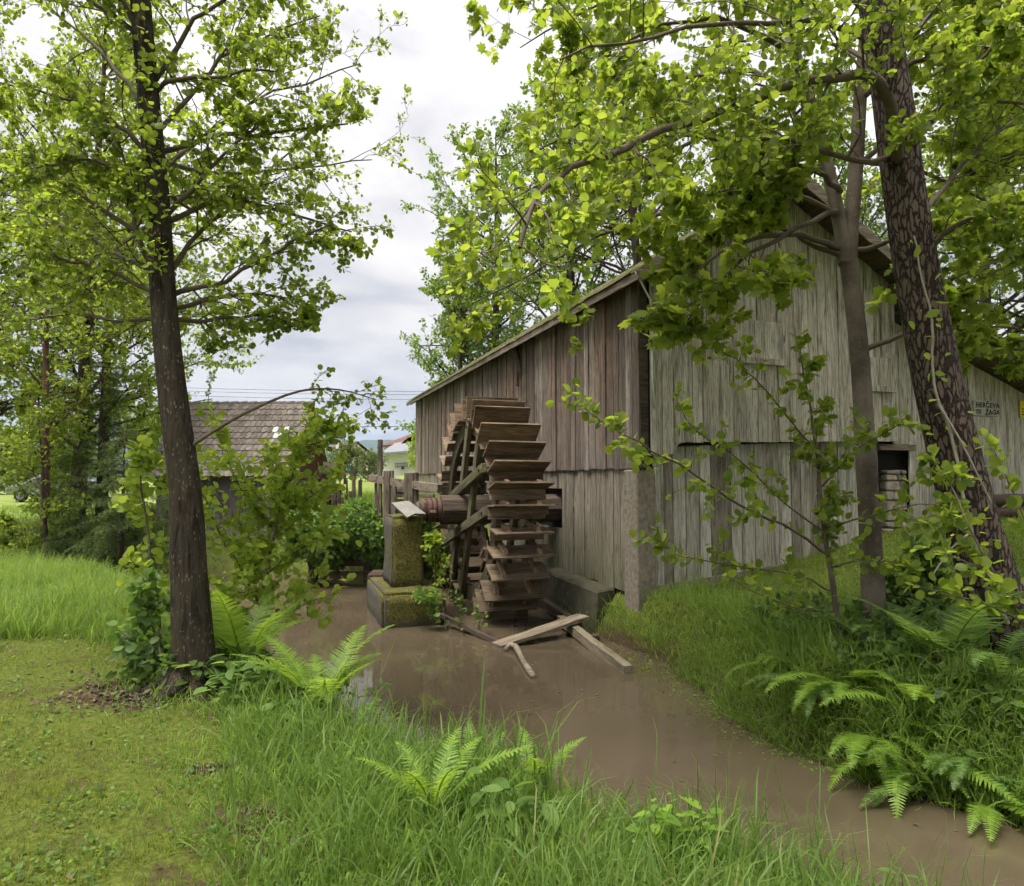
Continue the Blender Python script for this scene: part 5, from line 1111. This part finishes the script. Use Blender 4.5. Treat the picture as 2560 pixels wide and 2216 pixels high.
# ------------------------------------------------------------------ grass
def blade_template(n, curve):
    tv = []; 
    for i in range(n):
        q = i/n; w = .5*(1-q**1.6*.75); y = q*(1-.12*q*q); z = -curve*q*q; tv += [(-w,y,z),(w,y,z)]
    tv.append((0, 1-.12-curve*.25, -curve)); tt = []
    for i in range(n-1): a = 2*i; tt += [(a,a+1,a+3),(a,a+3,a+2)]
    a = 2*(n-1); tt.append((a,a+1,a+2)); return np.array(tv), np.array(tt)
BL = [blade_template(4, c) for c in (.15,.42,.75)]; BS = [blade_template(2, c) for c in (.1,.3,.5)]
def grass(name, label, x, y, hmin, hmax, wmin, wmax, mt, tpl, lean=.25, seedhead=0, zoff=0.0, bias=None, parent=None):
    z = height(x, y) - .015 + zoff; n = len(x); parts = []
    which = rng.integers(0, len(tpl), n)
    cl = .5 + .5*np.sin(x*3.1+np.sin(y*2.7)*1.5)*np.sin(y*2.9+1.1)
    cl2 = .5 + .5*np.sin(x*1.9-np.sin(y*1.3)*2.)*np.sin(y*2.1+x*.7+2.)
    for k, tp_ in enumerate(tpl):
        m_ = which == k; c = m_.sum()
        f = rng.normal(size=(c,3))*lean + np.array([0,0,1.]); 
        if bias is not None: f = f + np.array(bias)*rng.random((c,1))
        f = norm(f); a = rng.uniform(0, 2*np.pi, c); s_ = np.stack([np.cos(a), np.sin(a), np.zeros(c)],1); s_ = norm(s_ - f*(s_*f).sum(1,keepdims=True)); u = np.cross(s_, f)
        hh = (hmin + (hmax-hmin)*rng.random(c)**1.4)*(.65+.6*cl[m_]); ww = rng.uniform(wmin, wmax, c)
        parts.append(stamp(*tp_, np.stack([x[m_],y[m_],z[m_]],1), s_, f, u, hh, np.clip(.72*rng.random(c) + .28*cl2[m_], 0, 1), ww))
    V, T, r = cat(parts); o = link(name, tri_mesh(name, V, T, r), mt, parent)
    return tag(o, label, 'grass', kind='stuff')
def scatter(n, x0, x1, y0, y1, keep): 
    x = rng.uniform(x0, x1, n); y = rng.uniform(y0, y1, n); m_ = keep(x, y); return x[m_], y[m_]
def persp_scatter(n, y0, y1, a0, a1, keep, pw=1.0):
    """denser near the viewer"""
    y = y0*(y1/y0)**rng.random(n); x = rng.uniform(a0, a1, n)*y; m_ = keep(x, y); return x[m_], y[m_]
def lawnedge(x, y):   # 0 on the mown lawn, 1 in the rough along the stream
    return sstep(-.9, .6, ((x+2.6)*2.5 + (y-5.0)*2.3)/3.4 + .22*np.sin(x*3.3+y*1.7) + .12*np.sin(y*6.1-x*4))
def nearside(x, y):   # camera side of the stream
    ny = np.interp(x, [p[0] for p in NEAR], [p[1] for p in NEAR]); return y < ny
def tall_left(x, y):  # unmown strip on the far left
    return sstep(-.25, .25, (y - (6.75 - .10*(x+5))) + .18*np.sin(x*3.2)) 
AL = P(490,1690,5.4)
def bare(x, y): return np.clip(bareness(x, y)*1.25, 0, 1)
pt = lambda x, y: np.sin(x*2.3+1.2*np.sin(y*1.9))*np.sin(y*2.7+x*.8) 
x, y = persp_scatter(130000, 2.2, 14, -.85, .75, lambda x, y: nearside(x,y) & (sdist(x,y) > .55) & (rng.random(len(x)) < (1-tall_left(x,y))*(1-.75*lawnedge(x,y))*(1-.95*bare(x,y))*(.30+.70*(pt(x*1.7,y*1.7) > -.30))))
grass('grass', 'short mown lawn with worn patches on the near bank', x, y, .03, .085, .004, .007, G_LAWN, BS, .5)
x, y = persp_scatter(42000, 6.3, 14.5, -.82, -.22, lambda x, y: nearside(x,y) & (sdist(x,y) > .05) & (rng.random(len(x)) < tall_left(x,y)*(1-bare(x,y))) )
grass('grass', 'tall bright unmown grass left of the speckled alder', x, y, .16, .50, .006, .011, G_GRASS, BL, .28)
x, y = persp_scatter(48000, 2.2, 10.5, -.42, .72, lambda x, y: nearside(x,y) & (sdist(x,y) > -.08) & (rng.random(len(x)) < lawnedge(x,y)*sstep(3.0,.4,sdist(x,y)+.35*np.sin(x*2.1))*(1-.9*bare(x,y))))
grass('grass', 'lush long grass along the near water edge', x, y, .09, .46, .006, .013, G_LUSH, BL, .42, bias=(.15,.12,0))
x, y = persp_scatter(40000, 2.1, 6, -.6, .72, lambda x, y: nearside(x,y) & (sdist(x,y) > .6) & (rng.random(len(x)) < lawnedge(x,y)*(.4+.6*(pt(x*2.2,y*2.2) > -.2))))
grass('grass', 'ragged knee-high grass between the lawn and the lush bank', x, y, .06, .22, .004, .008, G_GRASS, BL, .42)
x, y = persp_scatter(1500, 2.2, 6.5, -.25, .7, lambda x, y: nearside(x,y) & (sdist(x,y) > -.05) & (sdist(x,y) < .7))
grass('grass', 'scattered tall reed-like blades standing over the near water edge', x, y, .40, .80, .006, .010, G_LUSH, BL[:2], .22)
def clump(n, cx_, cy_, r_): return cx_ + rng.normal(size=n)*r_, cy_ + rng.normal(size=n)*r_*.7
for (cx_, cy_, n_, r_, h_, lb) in ((-.18,4.25,95,.16,.95,'tall clump of reed grass standing against the stream below the wheel'),(.25,3.85,75,.2,.85,'tall reed clump right of the other in the near bank grass'),(1.05,3.45,70,.25,.8,'thin reed clump leaning over the lower stream'),(-.75,4.75,40,.18,.7,'shorter reed clump beside the pale fern')):
    x, y = clump(n_, cx_, cy_, r_)
    grass('reed_clump', lb, x, y, h_*.55, h_, .012, .02, G_LUSH, BL[:2], .20)
def farside(x, y): return ~nearside(x, y) & (sdist(x, y) > .0)
def inmill(x, y):
    lx = (x-C0.x)*VX.x + (y-C0.y)*VX.y; ly = (x-C0.x)*UY.x + (y-C0.y)*UY.y; return (lx > -.22) & (ly > .02)
x, y = persp_scatter(84000, 4.6, 13.5, .12, .85, lambda x, y: farside(x,y) & ~inmill(x,y) & (sdist(x,y) > .55) & (x > 1.2))
grass('grass', 'short trampled grass in front of the mill gable', x, y, .05, .18, .007, .013, G_GRASS, BS, .5)
x, y = persp_scatter(75000, 4.6, 12.0, .08, .85, lambda x, y: farside(x,y) & ~inmill(x,y) & (x > .9) & (sdist(x,y) > 0) & (rng.random(len(x)) < sstep(1.5,.3,sdist(x,y)+.35*np.sin(y*2.2))))
grass('grass', 'long grass hanging over the far bank below the gable', x, y, .14, .46, .007, .013, G_GRASS, BL, .38, bias=(-.35,-.35,-.05))
x, y = scatter(16000, -12, 0, 15.2, 24, lambda x, y: ~nearside(x,y) & (sdist(x,y) > .1) & ~inmill(x,y) & ~((x > -9.3) & (x < -5.4) & (y > 17) & (y < 20.5)))
grass('grass', 'rough bright grass around the hut and sluice', x, y, .12, .45, .012, .022, G_GRASS, BL[:2], .3)
x, y = scatter(14000, -22, -8.5, 15.4, 30, lambda x, y: ~nearside(x,y) & (sdist(x,y) > .3))
grass('grass', 'rough grass on the field beyond the spruces', x, y, .08, .30, .012, .025, G_GRASS, BS, .3)

# ------------------------------------------------------------------ ferns
def frond_mesh(ln, width, npin, droop, seed):
    rs = np.random.default_rng(seed); parts = []; pts = []
    ang = R(78); p = np.array([0,0,0.]); seg = ln/24
    for i in range(25):
        pts.append(p.copy()); p = p + seg*np.array([0, math.cos(ang), math.sin(ang)]); ang -= droop/24*(.4+1.2*i/24)
    pts = np.array(pts)
    tv = []; tt = []
    n = 5
    for i in range(n):
        q = i/n; w = .5*(1-q*.8)*(1.15 if i % 2 else .8); tv += [(-w,q,-.12*q*q),(w,q,-.12*q*q)]
    tv.append((0,1,-.12)); 
    for i in range(n-1): a = 2*i; tt += [(a,a+1,a+3),(a,a+3,a+2)]
    tt.append((8,9,10)); tv = np.array(tv); tt = np.array(tt)
    pos = []; fw = []; sd_ = []; sz = []
    for k in range(npin):
        q = .12 + .87*k/npin; f = q*24; i = min(int(f), 23); c = pts[i] + (pts[i+1]-pts[i])*(f-i); tan = norm(pts[i+1]-pts[i])
        prof = (math.sin(min(1, (q-.05)/.45)*math.pi/2)**.8)*(1-max(0, q-.45)/.56)**.75
        for sgn in (-1, 1):
            d = norm(np.array([sgn*1.0, 0, .12]) + tan*.35 + rs.normal(size=3)*.05); pos.append(c); fw.append(d); sd_.append(norm(tan - d*(tan@d))); sz.append(max(width*.5*prof, .008))
    pos, fw, sd_ = np.array(pos), np.array(fw), np.array(sd_); sz = np.array(sz); u = np.cross(sd_, fw); u *= np.sign(u[:,2:3]+1e-6)
    V, T, r = stamp(tv, tt, pos, sd_, fw, u, sz, rs.random(len(pos)), np.full(len(pos), ln*.87/npin*.92))
    b = MB(); b.tube([tuple(q) for q in pts[::3]], [.005]*5 + [.003]*3 + [.0012], 4, False); bv = np.array(b.v); bt = np.array([(f[0],f[1],f[2]) for f in b.f] + [(f[0],f[2],f[3]) for f in b.f])
    V, T, r = cat([(V,T,r),(bv,bt,np.full(len(bv), .9))]); me = tri_mesh('frond', V, T, r); return me
FR = {k: [frond_mesh(l, w, n, d, 70+i) for i, (l,w,n,d) in enumerate(v)] for k, v in {
  'big': [(.85,.34,36,1.0),(.8,.32,34,1.3),(.9,.35,38,.8)], 'arch': [(.8,.26,30,1.7),(.7,.23,28,1.5),(.85,.27,30,1.3)], 'small': [(.48,.16,24,1.0),(.42,.15,22,1.2),(.5,.17,24,.8)]}.items()}
for v in FR.values():
    for me in v: me.materials.append(G_FERN)
FRD = {k: [m_.copy() for m_ in v] for k, v in FR.items()}
for v in FRD.values():
    for me in v: me.materials.clear(); me.materials.append(G_WEED)
def fern(label, x, y, Y, kind, n, lean=(12,38), scale=1.0, az=None, dark=False, zo=0.0, seed=0):
    rs = random.Random(900+seed); p = P(x, y, Y); r_ = empty('fern', (p.x, p.y, gz(p.x, p.y)-.03+zo)); tag(r_, label, 'fern', 'ferns on the banks')
    lib = (FRD if dark else FR)[kind]
    for k in range(n):
        o = link('frond', lib[k % len(lib)], None, r_)
        a = (2*math.pi*k/n + rs.uniform(-.35,.35)) if az is None else R(rs.uniform(*az))
        o.rotation_euler = (-R(rs.uniform(*lean)), rs.uniform(-.15,.15), a); s_ = scale*rs.uniform(.8,1.12); o.scale = (s_, s_, s_)
        o.rotation_mode = 'XYZ'
fern('fern right against the speckled alder trunk', 610,1690,5.75,'big',9,(4,26),1.1,None,False,.1,1)
fern('large spreading fern between the alder and the bright water', 800,1760,5.0,'big',12,(6,40),.95,None,False,.05,2)
fern('upright pale fern in the grass at the bottom of the near bank', 1085,2090,3.25,'small',7,(4,28),1.15,None,False,.10,3)
fern('fern poking up through the near water edge grass', 1335,1900,3.8,'small',6,(6,30),1.0,None,False,.18,4)
fern('low fern hidden in the near bank grass behind the upright one', 1180,1930,4.0,'small',6,(10,40),1.0,None,False,0,5)
fern('fern with long fronds arching out over the water from the far bank', 2110,1840,6.2,'arch',9,(25,60),1.05,(110,250),False,.05,6)
fern('second arching fern low over the water on the far bank', 2180,1860,5.8,'arch',9,(25,62),1.0,(100,250),False,0,7)
fern('tall upright fern in front of the cracked alder', 2365,1760,6.0,'big',8,(2,24),1.3,None,True,0,8)
fern('fern leaning towards the stream below the maple', 2190,1700,6.6,'arch',9,(15,50),1.1,None,True,0,9)
fern('fern at the foot of the cracked alder by the frame edge', 2500,1800,5.6,'arch',9,(15,55),1.15,None,True,0,10)
fern('drooping fern hanging from the far bank near the frame edge', 2420,1860,5.3,'arch',7,(30,65),.8,(110,260),True,-.05,11)
fern('small fern in the grass left of the maple foot', 2020,1620,7.2,'small',7,(10,42),1.0,None,True,0,12)
fern('fern among the ivy on the far bank slope', 2280,1820,5.7,'arch',8,(20,55),1.0,None,False,0,13)

for k, (x, y, Y, w_) in enumerate(((1955,1790,6.9,'first'),(2045,1835,6.35,'second'),(2255,1890,5.5,'third'),(2345,1930,5.25,'fourth'),(2465,1960,5.05,'fifth'))):
    fern('%s waterline fern counted from the mill along the far bank' % w_, x, y, Y, 'arch', 8, (22,62), .85+.08*(k % 3), (90,265), k % 2 == 1, .06, 20+k)
# ------------------------------------------------------------------ broad leaved weeds
def weed(label, x, y, Y, h_, n, size, mt=G_WEED, seed=0, kind='oval', grp='leafy weeds on the banks', zo=0.08, spread=.12):
    rs = random.Random(300+seed); p = P(x, y, Y); r_ = empty('leafy_weed', (p.x, p.y, gz(p.x, p.y)+zo)); tag(r_, label, 'plant', grp)
    g = Grow(); an = []; ad = []
    for k in range(n):
        a = rs.uniform(0, 2*math.pi); q = spread*math.sqrt(rs.random()); b0 = Vector((math.cos(a)*q, math.sin(a)*q, -.02)); tp = b0*1.7 + Vector((0,0,h_*rs.uniform(.6,1.1)))
        pts = [b0, b0.lerp(tp,.5)+Vector((0,0,.02)), tp]; bs = MB(); bs.tube(pts, [.004,.003,.002], 4); bs.build('stem', G_WEED, r_, True)
        for j in range(4):
            z = .35+.65*(j+1)/4; c = b0.lerp(tp, z); ph = a + j*1.57
            for s_ in (0, math.pi): an.append(c); ad.append(Vector((math.cos(ph+s_), math.sin(ph+s_), .15)))
    pa, da = np.array([tuple(v) for v in an]), np.array([tuple(v) for v in ad]); V, T, r = leaf_arrays(kind, pa, da, size, spread=.12, tilt=.22, droop=.12); link('leaves', tri_mesh('leaves', V, T, r), mt, r_)
weed('clump of broad leaved weeds below the large fern', 700,1790,4.95,.18,14,.085,seed=1,spread=.28)
weed('pale leaved weeds in the grass right of the large fern', 830,1790,4.8,.17,12,.085,seed=2,spread=.24)
weed('weeds right at the foot of the speckled alder', 580,1720,5.3,.28,10,.10,seed=3,spread=.2)
weed('weed with whorled pale leaves at the bottom middle of the bank', 1665,2150,2.95,.26,3,.072,G_FERN,seed=4,spread=.06)
weed('small whorled weed right of the other whorled weed', 1760,2160,2.95,.20,2,.065,G_FERN,seed=5,spread=.05)
weed('weed at the bottom edge in the long grass', 1270,2110,3.1,.26,4,.09,seed=6,spread=.1)
weed('weed with two big leaves standing over the water', 1450,1980,3.75,.30,2,.085,G_FERN,seed=7,spread=.05)
weed('large leaved plant at the bottom right water edge', 2270,2230,2.75,.24,3,.11,seed=8,spread=.1)
weed('tiny pale weed in the lawn by the bare soil', 880,2050,4.0,.10,4,.06,G_FERN,seed=9,spread=.07)
weed('leafy weeds growing at the concrete corner post', 1620,1480,10.4,.30,8,.09,seed=10,spread=.15)
weed('creeping weed on the far waterline by the beam end', 1590,1650,8.9,.18,12,.08,G_FERN,seed=11,spread=.25,zo=.1)
# undergrowth masses
def thicket(name, label, n, fn, size, mt, kind='oval', up=.8):
    x, y, z = fn(n); V, T, r = leaf_arrays(kind, np.stack([x,y,z],1), rng.normal(size=(len(x),3)), size, spread=.5, up=up, tilt=.6); tag(link(name, tri_mesh(name, V, T, r), mt), label, 'undergrowth', kind='stuff')
def bank_right(n):
    y = rng.uniform(4.4, 8.4, n); x = rng.uniform(2.1, 7.5, n); m_ = farside(x,y) & (sdist(x,y) < 1.55 + .5*np.sin(y*2)) & (x > 2.95 + .25*np.sin(y*3) ); x, y = x[m_], y[m_]; lump = .5+.5*np.sin(x*4.3+y*2.9)*np.sin(y*5.1-x)
    return x, y, height(x,y) + rng.random(len(x))**.8*(.10+.30*lump)*np.clip(sdist(x,y)*2.5, .3, 1)
thicket('undergrowth', 'dark ivy and brambles covering the far bank slope', 21000, bank_right, .075, G_IVY)
thicket('undergrowth', 'scattered brighter leaves over the ivy on the far bank', 3000, bank_right, .09, G_WEED, 'alder')
def dam_plants(n):
    x = rng.uniform(-5.0, -1.1, n); hgt = rng.random(n); z = .95 - 1.25*hgt**1.1 + .15*np.sin(x*5); y = 15.7 - .12 - rng.random(n)*(.25+.55*np.sin(np.clip(hgt,0,1)*math.pi)); return x, y, z
thicket('undergrowth', 'nettles and creepers hanging over the dam wall', 20000, dam_plants, .10, G_WEED, 'diamond', .5)
def foot(n):
    a = rng.uniform(0, 2*np.pi, n); q = np.sqrt(rng.random(n)); x = AL.x - .1 + np.cos(a)*q*.65; y = AL.y + .35 + np.sin(a)*q*.55; return x, y, height(x,y) + rng.random(n)**1.3*.30
thicket('undergrowth', 'ivy and nettles round the foot of the speckled alder', 1500, foot, .075, G_IVY)
def shade(n):
    x = rng.uniform(-11.5,-7.2,n); y = rng.uniform(14.8,16.8,n); m_ = farside(x,y); x, y = x[m_], y[m_]; return x, y, height(x,y)+rng.random(len(x))*.45
thicket('undergrowth', 'dark undergrowth below the young spruces', 6000, shade, .09, G_IVY)
def clover(n):
    x, y = persp_scatter(n, 2.2, 8, -.8, .25, lambda x, y: nearside(x,y) & (sdist(x,y) > .6) & (pt(x*2.6+1,y*2.6) > .15)); return x, y, height(x,y) + .015 + rng.random(len(x))*.03
thicket('undergrowth', 'clover and small weeds growing through the mown lawn', 14000, clover, .028, G_WEED, 'diamond', 1.2)
# leaf litter: bark chips and dead leaves round the alder's foot
sp_ = [rng.normal(size=(35,2))*np.array([[b_[2], b_[3]]])*.5 + np.array([[b_[0], b_[1]]]) for b_ in BARE[1:]]; sp_ = np.concatenate(sp_)
n = 1600; a = rng.uniform(0, 2*np.pi, n); q = np.abs(rng.normal(size=n))*.55*(1+.4*np.sin(a*3+1)); x = AL.x - .30 + np.cos(a)*q*.80; y = AL.y - .10 + np.sin(a)*q*.42
x = np.concatenate([x, sp_[:,0]]); y = np.concatenate([y, sp_[:,1]]); n = len(x)
V, T, r = leaf_arrays('diamond', np.stack([x,y,height(x,y)+.012],1), np.concatenate([rng.normal(size=(n,2)), np.zeros((n,1))],1), .035, spread=.2, tilt=.35, droop=0)
m, t, b = mat('dead leaf'); at = N(t, 'ShaderNodeAttribute', attribute_name='rnd'); L(t, ramp(t, at.outputs['Fac'], [(0,(.02,.014,.009)),(.5,(.06,.04,.024)),(.85,(.11,.078,.046)),(1,(.18,.14,.09))]).outputs[0], b.inputs['Base Color']); b.inputs['Roughness'].default_value = .9
tag(link('leaf_litter', tri_mesh('leaf_litter', V, T, r), m), 'brown dead leaves and bark chips around the speckled alder', 'litter', kind='stuff')
n = 420; x, y = persp_scatter(n, 2.3, 9, -.8, .2, lambda x, y: nearside(x,y) & (sdist(x,y) > .5))
V, T, r = leaf_arrays('diamond', np.stack([x,y,height(x,y)+.03],1), np.concatenate([rng.normal(size=(len(x),2)), np.zeros((len(x),1))],1), .03, spread=.2, tilt=.4, droop=0)
tag(link('leaf_litter', tri_mesh('leaf_litter', V, T, r), m), 'dry leaves strewn over the mown lawn', 'litter', kind='stuff')
# duckweed and floating bits at the far waterline
n = 260; y = rng.uniform(5.5, 10.2, n); fx = np.interp(y, [4.8,5.4,6.3,7.5,9.2,10], [3.58,2.91,2.35,2.1,1.8,1.65]); x = fx - np.abs(rng.normal(size=n))*.14
V, T, r = leaf_arrays('alder', np.stack([x,y,np.full(n,ZW+.006)],1), np.concatenate([rng.normal(size=(n,2)), np.zeros((n,1))],1), .028, spread=.1, tilt=.05, droop=0)
tag(link('floating_leaves', tri_mesh('floating_leaves', V, T, r), G_FERN), 'small leaves floating along the far waterline', 'leaves', kind='stuff')
n = 90; y = rng.uniform(4.6, 11.5, n); x = rng.uniform(-1.5, 3.4, n); m_ = sdist(x, y) < -.25; x, y = x[m_], y[m_]; n = len(x)
V, T, r = leaf_arrays('alder', np.stack([x,y,np.full(n,ZW+.007)],1), np.concatenate([rng.normal(size=(n,2)), np.zeros((n,1))],1), .034, spread=.1, tilt=.05, droop=0)
tag(link('floating_leaves', tri_mesh('floating_leaves', V, T, r), G_OLIVE), 'single fallen leaves drifting on the open brown water', 'leaves', kind='stuff')
# ------------------------------------------------------------------ the air between here and the mountains
hz_ = MB(); hz_.box(-3300, 3300, -600, 3300, -14, 240)
m = bpy.data.materials.new('haze'); m.use_nodes = True; t = m.node_tree; t.nodes.clear(); out = N(t, 'ShaderNodeOutputMaterial')
pv = N(t, 'ShaderNodeVolumePrincipled'); pv.inputs['Color'].default_value = (.50,.68,.98,1); pv.inputs['Density'].default_value = .00022; L(t, pv.outputs[0], out.inputs['Volume'])
HAZE = True
if HAZE: tag(hz_.build('haze', m), 'thin bluish haze in the air before the mountains', None, kind='stuff')
